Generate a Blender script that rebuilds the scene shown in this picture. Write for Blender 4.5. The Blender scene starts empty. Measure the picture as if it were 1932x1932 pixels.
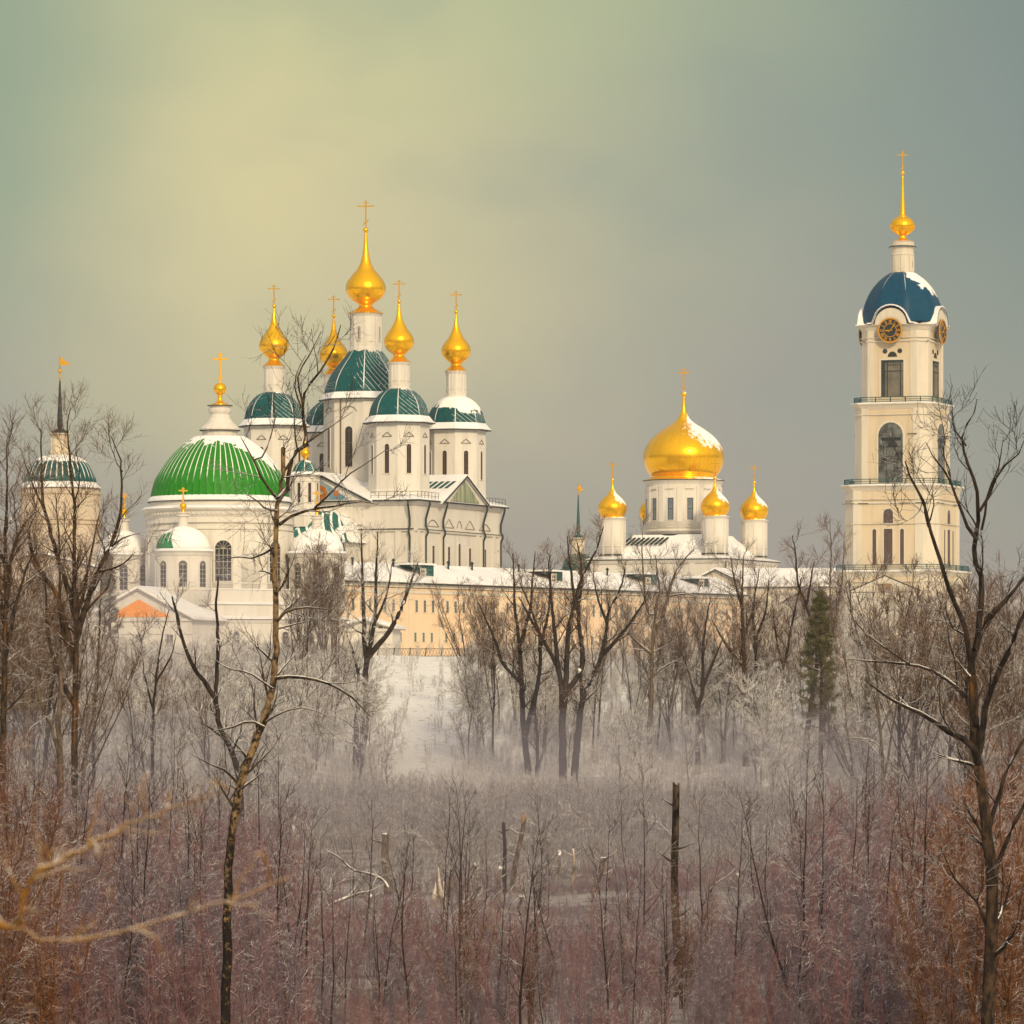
# Winter monastery above a snowy valley
import bpy, math, random
import numpy as np
from mathutils import Matrix, Vector
PI = math.pi
S = bpy.context.scene
COL = S.collection
F, VH, CZ, GZ = 9000.0, 1320.0, 10.0, 15.2      # focal length in units of a 1932 wide frame, horizon row, camera height, plateau height


def at(u, v, Y):
    return Vector(((u - 966) * Y / F, Y, CZ + (VH - v) * Y / F))


def sm(x, a, b):
    t = min(1, max(0, (x - a) / (b - a)))
    return t * t * (3 - 2 * t)


def gz(x, y):
    z = 8.3 * (1 - sm(y, 0, 100)) + GZ * sm(y, 425, 586)
    if 60 < y < 586:
        w = sm(y, 60, 130) * (1 - sm(y, 560, 586))
        z += w * (0.35 * math.sin(x * .11 + y * .05) + 0.3 * math.sin(y * .09 - x * .06) + .2 * math.sin(x * .31) * math.sin(y * .27))
    return z


# ------------------------------------------------------------------ objects
def tag(o, label=None, cat=None, group=None, kind=None):
    for key, val in (('label', label), ('category', cat), ('group', group), ('kind', kind)):
        if val:
            o[key] = val
    return o


def empty(name, loc, rz, label, cat, group=None):
    o = bpy.data.objects.new(name, None)
    COL.objects.link(o)
    o.location = loc
    o.rotation_euler = (0, 0, rz)
    o.empty_display_size = .5
    return tag(o, label, cat, group)


def link(name, me, parent=None, loc=(0, 0, 0), rz=0):
    o = bpy.data.objects.new(name, me)
    COL.objects.link(o)
    o.location = loc
    o.rotation_euler = (0, 0, rz)
    if parent:
        o.parent = parent
    return o


def copy_tree(o, parent=None):
    c = o.copy()
    COL.objects.link(c)
    c.parent = parent
    for ch in o.children:
        copy_tree(ch, c)
    return c


class MB:
    """mesh builder; coordinates are multiplied by k, T is an optional transform applied first"""

    def __init__(s, k=1.0):
        s.v, s.f, s.m, s.sm, s.k, s.T, s.mi, s.smooth = [], [], [], [], k, None, 0, False

    def add(s, vs, fs):
        o = len(s.v)
        for p in vs:
            if s.T:
                p = s.T @ Vector(p)
            s.v.append((p[0] * s.k, p[1] * s.k, p[2] * s.k))
        for f in fs:
            s.f.append([i + o for i in f])
            s.m.append(s.mi)
            s.sm.append(s.smooth)

    def box(s, x0, x1, y0, y1, z0, z1):
        s.add([(x, y, z) for z in (z0, z1) for y in (y0, y1) for x in (x0, x1)],
              [(0, 2, 3, 1), (4, 5, 7, 6), (0, 1, 5, 4), (1, 3, 7, 5), (3, 2, 6, 7), (2, 0, 4, 6)])

    def loft(s, rings, cap0=True, cap1=True):
        n = len(rings[0])
        vs = [p for r in rings for p in r]
        fs = []
        for j in range(len(rings) - 1):
            for i in range(n):
                a, b = j * n + i, j * n + (i + 1) % n
                fs.append((a, b, b + n, a + n))
        if cap0:
            fs.append(tuple(range(n - 1, -1, -1)))
        if cap1:
            fs.append(tuple(range((len(rings) - 1) * n, len(rings) * n)))
        s.add(vs, fs)

    def lathe(s, prof, n=48, c=(0, 0), a0=0.0, mod=None, cap0=True, cap1=True):
        rings = []
        for r, z in prof:
            rings.append([(c[0] + r * (mod(i, z) if mod else 1) * math.cos(a0 + 2 * PI * i / n),
                           c[1] + r * (mod(i, z) if mod else 1) * math.sin(a0 + 2 * PI * i / n), z) for i in range(n)])
        s.loft(rings, cap0, cap1)

    def sq(s, prof, c=(0, 0)):
        s.lathe([(r * math.sqrt(2), z) for r, z in prof], 4, c, PI / 4)

    def oct(s, prof):                      # chamfered square: (half size, chamfer, z)
        s.loft([[(a, -a + c, z), (a, a - c, z), (a - c, a, z), (-a + c, a, z), (-a, a - c, z), (-a, -a + c, z), (-a + c, -a, z), (a - c, -a, z)]
                for a, c, z in prof])

    def prism(s, poly, y0, y1):            # polygon in x,z (counter-clockwise seen from -y), extruded y0..y1
        s.loft([[(x, y1, z) for x, z in poly], [(x, y0, z) for x, z in poly]])

    def slab(s, a, b, c, d, t):            # sloping slab: quad a b c d with thickness t (upwards)
        up = Vector((0, 0, t))
        q = [Vector(p) for p in (a, b, c, d)]
        s.loft([[tuple(p) for p in q], [tuple(p + up) for p in q]])

    def tube(s, pts, r, n=6):
        pts = [Vector(p) for p in pts]
        rings = []
        for i, p in enumerate(pts):
            t = (pts[min(i + 1, len(pts) - 1)] - pts[max(i - 1, 0)]).normalized()
            a = t.cross(Vector((0, 0, 1)) if abs(t.z) < .9 else Vector((1, 0, 0))).normalized()
            b = t.cross(a)
            rr = r[i] if isinstance(r, (list, tuple)) else r
            rings.append([tuple(p + a * rr * math.cos(2 * PI * j / n) + b * rr * math.sin(2 * PI * j / n)) for j in range(n)])
        s.loft(rings)

    def mesh(s, name, mats):
        me = bpy.data.meshes.new(name)
        me.from_pydata(s.v, [], s.f)
        for m in (mats if isinstance(mats, (list, tuple)) else [mats]):
            me.materials.append(m)
        me.polygons.foreach_set('material_index', s.m)
        me.polygons.foreach_set('use_smooth', s.sm)
        import bmesh
        bm = bmesh.new()
        bm.from_mesh(me)
        bmesh.ops.recalc_face_normals(bm, faces=bm.faces)
        bm.to_mesh(me)
        bm.free()
        me.update()
        return me

    def build(s, name, mats, parent=None, loc=(0, 0, 0), rz=0):
        return link(name, s.mesh(name, mats), parent, loc, rz)


# ------------------------------------------------------------------ materials
class NB:
    def __init__(s, name):
        s.mat = bpy.data.materials.new(name)
        s.mat.use_nodes = True
        s.nt = s.mat.node_tree
        s.b = s.nt.nodes['Principled BSDF']

    def node(s, t, **kw):
        n = s.nt.nodes.new(t)
        for a, b in kw.items():
            setattr(n, a, b)
        return n

    def put(s, sock, v):
        if isinstance(v, bpy.types.NodeSocket):
            s.nt.links.new(v, sock)
        elif v is not None:
            if sock.type == 'RGBA' and len(v) == 3:
                v = (*v, 1)
            sock.default_value = v

    def math(s, op, a, b=None, c=None):
        n = s.node('ShaderNodeMath', operation=op)
        for i, x in enumerate((a, b, c)):
            s.put(n.inputs[i], x)
        return n.outputs[0]

    def vmath(s, op, a, b):
        n = s.node('ShaderNodeVectorMath', operation=op)
        s.put(n.inputs[0], a)
        s.put(n.inputs[1], b)
        return n.outputs['Value' if op == 'DOT_PRODUCT' else 'Vector']

    def noise(s, scale, vec=None, detail=3, rough=.55, dist=0):
        n = s.node('ShaderNodeTexNoise')
        s.put(n.inputs['Vector'], vec)
        for a, b in (('Scale', scale), ('Detail', detail), ('Roughness', rough), ('Distortion', dist)):
            n.inputs[a].default_value = b
        return n.outputs[0]

    def obj(s):
        return s.node('ShaderNodeTexCoord').outputs['Object']

    def geo(s, w):
        return s.node('ShaderNodeNewGeometry').outputs[w]

    def sep(s, v):
        n = s.node('ShaderNodeSeparateXYZ')
        s.put(n.inputs[0], v)
        return n.outputs

    def comb(s, x, y, z):
        n = s.node('ShaderNodeCombineXYZ')
        for i, v in enumerate((x, y, z)):
            s.put(n.inputs[i], v)
        return n.outputs[0]

    def ss(s, x, lo, hi, a=0., b=1.):
        n = s.node('ShaderNodeMapRange', interpolation_type='SMOOTHSTEP')
        for i, v in enumerate((x, lo, hi, a, b)):
            s.put(n.inputs[i], v)
        return n.outputs[0]

    def mix(s, f, a, b):
        n = s.node('ShaderNodeMix', data_type='RGBA')
        s.put(n.inputs['Factor'], f)
        s.put(n.inputs[6], a)
        s.put(n.inputs[7], b)
        return n.outputs[2]

    def bump(s, h, strength=.3, dist=.05):
        n = s.node('ShaderNodeBump')
        s.put(n.inputs['Height'], h)
        n.inputs['Strength'].default_value = strength
        n.inputs['Distance'].default_value = dist
        s.put(s.b.inputs['Normal'], n.outputs[0])

    def set(s, **kw):
        for a, v in kw.items():
            s.put(s.b.inputs[{'col': 'Base Color', 'rough': 'Roughness', 'metal': 'Metallic', 'spec': 'Specular IOR Level'}[a]], v)
        return s.mat


SNOW = (.86, .85, .83)


def plaster(name, col, dirt=.12):
    b = NB(name)
    o = b.obj()
    st = b.noise(1.0, b.vmath('MULTIPLY', o, (1.3, 1.3, .12)), 4)
    bl = b.noise(.25, o, 3)
    c = b.mix(b.ss(st, .45, .75, 0, dirt * 3.2), col, tuple(x * .66 for x in col))
    c = b.mix(b.ss(bl, .4, .7, 0, dirt * 1.8), c, (col[0] * .8, col[1] * .76, col[2] * .7))
    b.bump(b.noise(9, o, 2), .15, .02)
    return b.set(col=c, rough=.85, spec=.2)


def plain(name, col, rough=.6, metal=0., var=.15, scale=3.):
    b = NB(name)
    n = b.noise(scale, b.obj(), 3)
    return b.set(col=b.mix(b.ss(n, .35, .7), col, tuple(x * (1 - var) for x in col)), rough=rough, metal=metal)


def snow_mat(name='snow'):
    b = NB(name)
    p = b.geo('Position')
    n = b.noise(.35, p, 4)
    b.bump(b.math('ADD', b.noise(.8, p, 3), b.math('MULTIPLY', b.noise(5, p, 3), .25)), .35, .25)
    return b.set(col=b.mix(b.ss(n, .35, .7), SNOW, (.74, .73, .74)), rough=.75, spec=.2)


def gold_mat(name, snow_dir=None, thr=.62, col=(1.0, .55, .008)):
    b = NB(name)
    o = b.obj()
    n = b.noise(.5, b.vmath('MULTIPLY', o, (1, 1, .6)), 2)
    x, y, z = b.sep(o)[:3]
    seam = b.math('ABSOLUTE', b.math('SUBTRACT', b.math('FRACT', b.math('MULTIPLY', b.math('ARCTAN2', y, x), 24 / (2 * PI))), .5))
    c = b.mix(b.ss(n, .3, .7), col, (col[0] * .97, col[1] * .93, col[2]))
    c = b.mix(b.ss(seam, .47, .49, 0., .35), c, (.45, .2, .01))
    rough = b.ss(n, .3, .7, .24, .29)
    metal = .8
    if snow_dir:
        d = b.vmath('DOT_PRODUCT', b.geo('Normal'), Vector(snow_dir).normalized())
        nn = b.noise(.9, b.vmath('MULTIPLY', o, (1.6, 1.6, .7)), 4)
        f = b.ss(b.math('ADD', d, b.math('MULTIPLY', b.math('SUBTRACT', nn, .5), .6)), thr, thr + .12)
        c = b.mix(f, c, SNOW)
        metal = b.math('MULTIPLY', b.math('SUBTRACT', 1., f), .8)
        rough = b.math('ADD', rough, b.math('MULTIPLY', f, .5))
    return b.set(col=c, rough=rough, metal=metal)


def dome_mat(name, col, h, nrib, a, bb, a0, thr, na=.5, ribw=.07, lattice=0, ribtop=(0, .15), rimlow=None, seam=0.):
    """painted sheet-metal dome: snow lies over the top and one flank in ragged runs and along the seams"""
    b = NB(name)
    x, y, z = b.sep(b.obj())[:3]
    ang = b.math('ARCTAN2', y, x)
    t = b.math('DIVIDE', z, h)
    w = b.math('ADD', b.math('MULTIPLY', ang, nrib / (2 * PI)), .5 if nrib == 8 else 0.)
    cell = b.math('FLOOR', w)
    n1 = b.noise(1., b.comb(b.math('MULTIPLY', cell, 3.7), b.math('MULTIPLY', t, 1.1), 0.), 4, .65)
    n2 = b.noise(1.3, b.obj(), 4, .6)
    nz = b.math('ADD', b.math('MULTIPLY', b.math('SUBTRACT', n1, .5), na), b.math('MULTIPLY', b.math('SUBTRACT', n2, .5), na))
    s = b.math('ADD', b.math('MULTIPLY', t, a), b.math('MULTIPLY', b.math('MAXIMUM', b.math('COSINE', b.math('SUBTRACT', ang, a0)), 0.), bb))
    s = b.math('SUBTRACT', b.math('ADD', s, nz), thr)
    f = b.ss(s, -.02, .03)
    d = b.math('ABSOLUTE', b.math('SUBTRACT', b.math('FRACT', w), .5))
    rib = b.math('MULTIPLY', b.ss(d, .5 - ribw, .5 - ribw * .6), b.ss(b.math('ADD', t, b.math('MULTIPLY', nz, .6)), *ribtop))
    f = b.math('MAXIMUM', f, rib)
    if lattice:
        for sg in (1, -1):
            l = b.math('FRACT', b.math('ADD', b.math('MULTIPLY', ang, lattice * sg / (2 * PI)), b.math('MULTIPLY', t, 6.5)))
            l = b.math('ABSOLUTE', b.math('SUBTRACT', l, .5))
            m = b.ss(b.math('ADD', b.math('MULTIPLY', b.math('COSINE', b.math('SUBTRACT', ang, a0 + (0 if sg > 0 else .5))), .5), n2), .72 if sg > 0 else .88, .9 if sg > 0 else 1.0)
            f = b.math('MAXIMUM', f, b.math('MULTIPLY', b.ss(l, .43, .46), b.math('MULTIPLY', m, .75)))
    if rimlow:
        f = b.math('MAXIMUM', f, b.ss(b.math('SUBTRACT', rimlow, b.math('ADD', t, b.math('MULTIPLY', nz, .12))), -.01, .02))
    pc = b.mix(b.ss(b.noise(1.7, b.obj(), 4), .3, .75), col, tuple(q * .72 for q in col))
    if seam:
        pc = b.mix(b.ss(d, .5 - seam, .5 - seam * .4), pc, tuple(q * .45 for q in col))
    c = b.mix(f, pc, SNOW)
    b.bump(b.math('ADD', f, b.math('MULTIPLY', n2, .3)), .6, .12)
    return b.set(col=c, rough=b.math('ADD', .45, b.math('MULTIPLY', f, .4)), spec=.15)


def bark_mat(name, dark, light, snow=.5, sc=6., birch=False, orange=None):
    b = NB(name)
    o = b.obj()
    n = b.noise(sc, b.vmath('MULTIPLY', o, (1, 1, .45)), 5, .65)
    c = b.mix(b.ss(n, .38, .62), dark, light)
    if birch:
        z = b.sep(o)[2]
        low = b.ss(z, 2., 13., .60, .43)
        pt = b.noise(2.6, b.vmath('MULTIPLY', o, (2.0, 2.0, 1.6)), 6, .75)
        lt = b.mix(b.ss(b.noise(7., o, 4), .35, .7), light, tuple(q * .45 for q in light))
        c = b.mix(b.ss(b.math('SUBTRACT', low, pt), -.07, .05), lt, dark)
    if orange:
        c = b.mix(b.ss(b.noise(.8, b.vmath('MULTIPLY', o, (3, 3, .35)), 3), .55, .70), c, orange)
    nz = b.sep(b.geo('Normal'))[2]
    sn = b.noise(1.7, b.geo('Position'), 3, .6)
    f = b.ss(b.math('ADD', nz, b.math('MULTIPLY', b.math('SUBTRACT', sn, .5), .9)), 1.0 - snow, 1.12 - snow)
    b.bump(n, .9, .06)
    return b.set(col=b.mix(f, c, SNOW), rough=.85, spec=.15)


def twig_mat(name, cols, snow=.5, scale=.05):
    """cols: two colours that alternate over patches of ground"""
    b = NB(name)
    p = b.geo('Position')
    n = b.noise(scale, p, 3, .6)
    r = b.node('ShaderNodeObjectInfo').outputs['Random']
    c = b.mix(b.ss(b.math('ADD', n, b.math('MULTIPLY', b.math('SUBTRACT', r, .5), .35)), .40, .62), cols[0], cols[1])
    nz = b.sep(b.geo('Normal'))[2]
    sn = b.noise(2.3, p, 2)
    f = b.ss(b.math('ADD', nz, b.math('MULTIPLY', b.math('SUBTRACT', sn, .5), .9)), 1.0 - snow, 1.15 - snow)
    return b.set(col=b.mix(f, c, SNOW), rough=.9, spec=.1)


M = {}
M['white'] = plaster('white_plaster', (.67, .635, .575))
M['cream'] = plaster('cream_plaster', (.64, .585, .485))
M['yellow'] = plaster('yellow_plaster', (.63, .525, .375))
M['peach'] = plaster('peach_plaster', (.77, .57, .385))
M['sand'] = plaster('sand_plaster', (.57, .48, .37))
M['ochre'] = plain('ochre_paint', (.85, .28, .0), .8)
M['snow'] = snow_mat()
M['gold'] = gold_mat('gilded_metal')
M['gold_snow'] = gold_mat('gilded_metal_with_snow', (.55, -.25, .75), .80)
M['goldcross'] = plain('gilded_cross_metal', (.66, .34, .008), .35, .4)
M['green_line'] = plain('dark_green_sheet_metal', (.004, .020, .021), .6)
M['hood'] = plain('shaded_moulding', (.22, .19, .15), .8)  # shadow lines of the mouldings are put into this dark tone
M['teal'] = plain('teal_sheet_metal', (.003, .075, .075), .5)
M['black'] = plain('black_metal', (.012, .016, .02), .5)
M['glass'] = plain('window_glass', (.035, .037, .038), .2, var=.5, scale=1.2)
M['glass_blue'] = plain('blue_grey_glass', (.16, .20, .25), .15, var=.4, scale=.8)
M['brown_frame'] = plain('brown_window_frame', (.13, .055, .03), .6)
M['frame'] = plain('grey_window_frame', (.42, .38, .32), .6)
M['brick'] = plain('brown_board', (.26, .15, .07), .8)
M['clockface'] = plain('dark_clock_face', (.012, .022, .028), .4)
HAZE = 0.00006
# ------------------------------------------------------------------ architecture
WINC = {}


def win_mesh(w, h, k, arch=True, cols=2, rows=4, cas=2.0, mats=None, fan=False, dep=1.0, bar=.5, sill=True, name='window'):
    key = (w, h, round(k, 5), arch, cols, rows, cas, fan, dep, bar, sill, tuple(m.name for m in mats))
    if key in WINC:
        return WINC[key]
    U = .07 if k > .5 else 1.0
    m = MB(k)
    r = w / 2
    hs = h - r if arch else h
    m.mi = 0
    if cas > 0:
        m.box(-r - cas, -r, -dep, .3 * U, 0, hs)
        m.box(r, r + cas, -dep, .3 * U, 0, hs)
        if arch:
            n = 10
            for i in range(n):
                a0, a1 = PI * i / n, PI * (i + 1) / n
                m.prism([(r * math.cos(a0), hs + r * math.sin(a0)), ((r + cas) * math.cos(a0), hs + (r + cas) * math.sin(a0)),
                         ((r + cas) * math.cos(a1), hs + (r + cas) * math.sin(a1)), (r * math.cos(a1), hs + r * math.sin(a1))], -dep, .3 * U)
        else:
            m.box(-r - cas, r + cas, -dep - .2 * U, .3 * U, hs, hs + cas)
    if sill:
        m.box(-r - cas - .8 * U, r + cas + .8 * U, -dep - .8 * U, .3 * U, -1.2 * U, 0)
    m.mi = 1
    poly = [(-r, 0), (r, 0), (r, hs)]
    if arch:
        poly += [(r * math.cos(PI * i / 10), hs + r * math.sin(PI * i / 10)) for i in range(1, 10)]
    poly.append((-r, hs))
    m.prism(poly, -.25 * U, .2 * U)
    m.mi = 2
    b = bar / 2
    for i in range(cols + 1):
        x = -r + w * i / cols
        x = min(max(x, -r + b), r - b)
        m.box(x - b, x + b, -.5 * U, -.2 * U, 0, hs)
    for j in range(rows + 1):
        z = hs * j / rows
        z = min(max(z, b), hs - (0 if arch else b))
        m.box(-r, r, -.52 * U, -.22 * U, z - b, z + b)
    if fan:
        for i in range(1, 6):
            a = PI * i / 6
            m.tube([(0, -.4 * U, hs), (r * math.cos(a), -.4 * U, hs + r * math.sin(a))], b * .9, 4)
    WINC[key] = m.mesh(name, mats)
    return WINC[key]


def cross_mesh(h, hw, t, k, top=True, name='cross'):
    m = MB(k)
    m.box(-t, t, -t, t, 0, h)
    m.box(-hw, hw, -t * .9, t * .9, h * .79 - t, h * .79 + t)
    if top:
        m.box(-hw * .32, hw * .32, -t * .8, t * .8, h * .91 - t * .8, h * .91 + t * .8)
    m.T = Matrix.Translation((0, 0, h * .2)) @ Matrix.Rotation(math.radians(-38), 4, 'Y')
    m.box(-hw * .42, hw * .42, -t * .8, t * .8, -t * .8, t * .8)
    m.T = None
    return m.mesh(name, M['goldcross'])


def smooth_prof(pr, n=3):
    """Catmull-Rom through (r, z)"""
    out = []
    P = [pr[0]] + list(pr) + [pr[-1]]
    for i in range(1, len(P) - 2):
        p0, p1, p2, p3 = P[i - 1], P[i], P[i + 1], P[i + 2]
        for j in range(n):
            t = j / n
            out.append(tuple(.5 * (2 * p1[q] + (p2[q] - p0[q]) * t + (2 * p0[q] - 5 * p1[q] + 4 * p2[q] - p3[q]) * t * t
                                   + (3 * p1[q] - p0[q] - 3 * p2[q] + p3[q]) * t ** 3) for q in (0, 1)))
    out.append(pr[-1])
    return [(max(r, .05), z) for r, z in out]


class Bld:
    """a building: root empty on the ground, k metres per picture unit at its distance, z(v) local height"""

    def __init__(s, name, label, cat, u, Y, deg, group=None):
        s.k = Y / F
        s.Y = Y
        s.root = empty(name, ((u - 966) * s.k, Y, GZ), math.radians(deg), label, cat, group)
        s.rz = math.radians(deg)

    def z(s, v, dy=0.0):      # row v seen dy units nearer (negative) or farther than the centre
        Yp = s.Y + dy * s.k
        return ((VH - v) * Yp / F + CZ - GZ) / s.k

    def mb(s):
        return MB(s.k)

    def part(s, name, mb, mats, parent=None, c=(0, 0, 0), rz=0):
        return mb.build(name, mats, parent or s.root, tuple(q * s.k for q in c), rz)

    def put(s, name, me, parent, c, rz=0):
        return link(name, me, parent, tuple(q * s.k for q in c), rz)

    def ring_windows(s, drum, r, z, w, h, angs, mats, name='window', push=0., **kw):
        me = win_mesh(w, h, s.k, mats=mats, **kw)
        out = r - w * w / (8 * r) * .2 + push
        for a in angs:
            s.put(name, me, drum, (out * math.cos(a), out * math.sin(a), z), a + PI / 2)


WM = None


def onion_cupola(B, name, c, prof, mat, cross, ball, n=40):
    """gilded cupola with ball and cross; prof is (r, z) relative to its base; cross = (z, h, hw, t); ball = (z, r)"""
    m = B.mb()
    m.smooth = True
    m.lathe(smooth_prof(prof), n)
    bz, br = ball
    m.lathe([(br * math.sin(PI * i / 8) + .01, bz - br * math.cos(PI * i / 8)) for i in range(9)], 16)
    o = B.part(name, m, mat, None, c)
    me = cross_mesh(cross[1], cross[2] * 1.08, cross[3] * 1.15, B.k)
    B.put('cross', me, o, (0, 0, cross[0]), -B.rz * .6)
    return o


# ================================================================== white cathedral with teal domes
WMB = [M['white'], M['glass'], M['brown_frame']]
WMG = [M['white'], M['glass'], M['frame']]
A8 = [i * PI / 4 for i in range(8)]


def cathedral():
    B = Bld('cathedral', 'large white cathedral with five teal domes topped by slender gilded onion cupolas', 'cathedral', 690, 698, -23.5)
    k, z, R = B.k, B.z, B.root
    E = z(953)
    b = 193
    # walls
    m = B.mb()
    m.sq([(b, -6), (b, E - 2)])
    m.sq([(b + 3, E - 58), (b + 4, E - 54), (b + 1, E - 54)])
    m.sq([(b + 2, E - 10), (b + 6, E - 6), (b + 8, E - 2), (b + 2, E - 2)])
    for sx in (-1, 1):                      # pilasters on the two visible faces and their opposites
        for q in (-186, -158, -82, 82, 106, 158, 186):
            w = 6
            m.box(q - w, q + w, sx * b - (3 if sx < 0 else -0), sx * b + (3 if sx > 0 else 0), -6, E - 58)
            m.box(sx * b - (3 if sx < 0 else 0), sx * b + (3 if sx > 0 else 0), q - w, q + w, -6, E - 58)
    # gables, ridge to ridge
    G = z(892, -177) - 3
    g = 205
    tri = [(-104, E - 2), (104, E - 2), (0, G)]
    m.prism(tri, -g, g)
    m.T = Matrix.Rotation(PI / 2, 4, 'Z')
    m.prism(tri, -g + .7, g + .7)
    m.T = None
    B.part('wall', m, M['white'])
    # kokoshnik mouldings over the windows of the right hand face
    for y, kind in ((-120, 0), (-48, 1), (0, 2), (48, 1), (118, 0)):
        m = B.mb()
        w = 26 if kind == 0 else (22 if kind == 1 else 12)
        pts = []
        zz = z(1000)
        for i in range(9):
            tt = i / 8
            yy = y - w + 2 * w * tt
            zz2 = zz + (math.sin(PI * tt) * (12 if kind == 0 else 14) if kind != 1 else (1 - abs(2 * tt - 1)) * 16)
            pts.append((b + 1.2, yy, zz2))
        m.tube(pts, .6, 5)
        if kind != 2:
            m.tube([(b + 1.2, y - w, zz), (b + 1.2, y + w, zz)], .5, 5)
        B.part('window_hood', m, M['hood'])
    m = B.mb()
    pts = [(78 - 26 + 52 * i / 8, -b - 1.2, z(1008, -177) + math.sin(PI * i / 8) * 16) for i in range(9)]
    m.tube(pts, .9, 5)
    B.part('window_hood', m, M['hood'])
    # windows of the right-hand face
    for y, hh, ar in ((-118, 46, False), (-48, 46, False), (0, 54, True), (48, 46, False), (118, 46, False)):
        B.put('window', win_mesh(11, hh, k, ar, 2, 6, 3, WMB, bar=1.0, dep=1.5), R, (b, y, z(1082)), PI / 2)
    for x in (-150, -100, 60):
        B.put('window', win_mesh(11, 46, k, False, 2, 6, 3, WMB, bar=1.0, dep=1.5), R, (x, -b, z(1082)), 0)
    # roof: snow over low hip and over the gables
    m = B.mb()
    m.sq([(b + 11, E - 2), (b + 12, E + 1), (b + 6, E + 4), (120, E + 30), (60, E + 42)])
    rise = (G - E + 2) / 104
    for rot in (0, PI / 2):
        m.T = Matrix.Rotation(rot, 4, 'Z')
        for sx in (-1, 1):
            e = 110 if rot == 0 else 110.6
            m.slab((sx * e, -g - 5, G - rise * e + .5), (sx * e, g + 5, G - rise * e + .5), (0, g + 5, G + .5), (0, -g - 5, G + .5), 4 if rot == 0 else 4.3)
    m.T = None
    roof = B.part('roof', m, M['snow'])
    # dark sheet edges of the gables, eaves and the string course
    m = B.mb()
    for sx in (-1, 1):
        m.tube([(sx * 110, -g - 5.2, G - rise * 110 + .3), (0, -g - 5.2, G + .4)], 1.8, 4)
        m.tube([(g + 5.2, sx * 110, G - rise * 110 + .3), (g + 5.2, 0, G + .4)], 1.8, 4)
    for x0, y0, x1, y1 in ((-b - 11, -b - 12, b + 12, -b - 12), (b + 12, -b - 12, b + 12, b + 12)):
        m.tube([(x0, y0, E - 1.5), (x1, y1, E - 1.5)], 1.4, 4)
    m.tube([(60, -b - 5, E - 53.6), (b - 3, -b - 5, E - 53.6)], 1.0, 4)
    m.tube([(b + 5, -b, E - 53.6), (b + 5, b, E - 53.6)], .5, 4)
    B.part('roof_edge', m, M['green_line'], roof)
    # teal bare stripes on the right gable roof
    for i in range(6):
        m = B.mb()
        x = 128 + i * 12
        p = lambda y: G + 5.2 - rise * abs(y)
        m.slab((x, -58, p(58)), (x + 7, -58, p(58)), (x + 13, -30, p(30)), (x + 6, -30, p(30)), .5)
        B.part('bare_metal_patch', m, M['teal'], roof)
    for i in range(5):
        m = B.mb()
        x = 118 + i * 8
        m.slab((x, -b + 2, E + 4.4), (x + 4, -b + 2, E + 4.4), (x + 10, -b + 20, E + 11.5), (x + 6, -b + 20, E + 11.5), .6)
        B.part('bare_metal_patch', m, M['teal'], roof)
    # roof dormer on the front gable slope
    m = B.mb()
    m.prism([(84, G - rise * 84), (104, G - rise * 84), (104, G - rise * 84 + 20), (98, G - rise * 84 + 22)], -150, -138)
    B.part('dormer', m, M['teal'], roof)
    # tympana
    m = B.mb()
    m.T = Matrix.Rotation(PI / 2, 4, 'Z')
    m.prism([(-66, E + 2), (66, E + 2), (0, E + 42)], -g - 1.2, -g + .2)
    m.T = None
    tym = NB('weathered_green_tympanum')
    n = tym.noise(.8, tym.vmath('MULTIPLY', tym.obj(), (2, 2, .25)), 4)
    tym.set(col=tym.mix(tym.ss(n, .35, .65), (.13, .20, .12), (.40, .38, .26)), rough=.8)
    B.part('tympanum', m, tym.mat)
    # mosaic in the front gable
    m = B.mb()
    m.prism([(-62, E + 2), (62, E + 2), (0, E + 42)], -g - 1.2, -g + .2)
    mos = NB('blue_mosaic')
    n = mos.noise(.35, mos.obj(), 4)
    mos.set(col=mos.mix(mos.ss(n, .4, .62), (.30, .36, .40), (.07, .22, .32)), rough=.5)
    pic = B.part('mosaic', m, mos.mat)
    m = B.mb()
    arc = [(4 + 15 * math.cos(PI * i / 10), E + 12 + 17 * math.sin(PI * i / 10)) for i in range(11)]
    arc2 = [(4 + 8 * math.cos(PI * i / 10), E + 10 + 10 * math.sin(PI * i / 10)) for i in range(10, -1, -1)]
    m.prism(arc + arc2, -g - 1.9, -g - 1.1)
    m.prism([(-8, E + 3), (12, E + 3), (16, E + 10), (4, E + 14), (-7, E + 11)], -g - 2.1, -g - 1.1)
    m.prism([(30, E + 6), (34, E + 16), (29, E + 19), (37, E + 18), (42, E + 20), (41, E + 14), (45, E + 9), (39, E + 11), (38, E + 4), (35, E + 10)], -g - 1.9, -g - 1.1)
    B.part('mosaic_figure', m, plain('orange_mosaic', (.55, .18, .02), .5, var=.5), pic)
    # drainpipes
    m_pipes = []
    for (x, y, nx, ny) in ((182, -b, 0, -1), (b, -158, 1, 0), (b, -80, 1, 0), (b, 104, 1, 0), (b, 186, 1, 0), (-70, -b, 0, -1)):
        m = B.mb()
        q = [(12, E - 2), (12, E - 8), (4, E - 34), (4, E - 48), (8, E - 55), (8, E - 60), (4, E - 68), (4, -4)]
        m.tube([(x + nx * d, y + ny * d, zz) for d, zz in q], 1.9, 6)
        B.part('drainpipe', m, M['green_line'])
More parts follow.
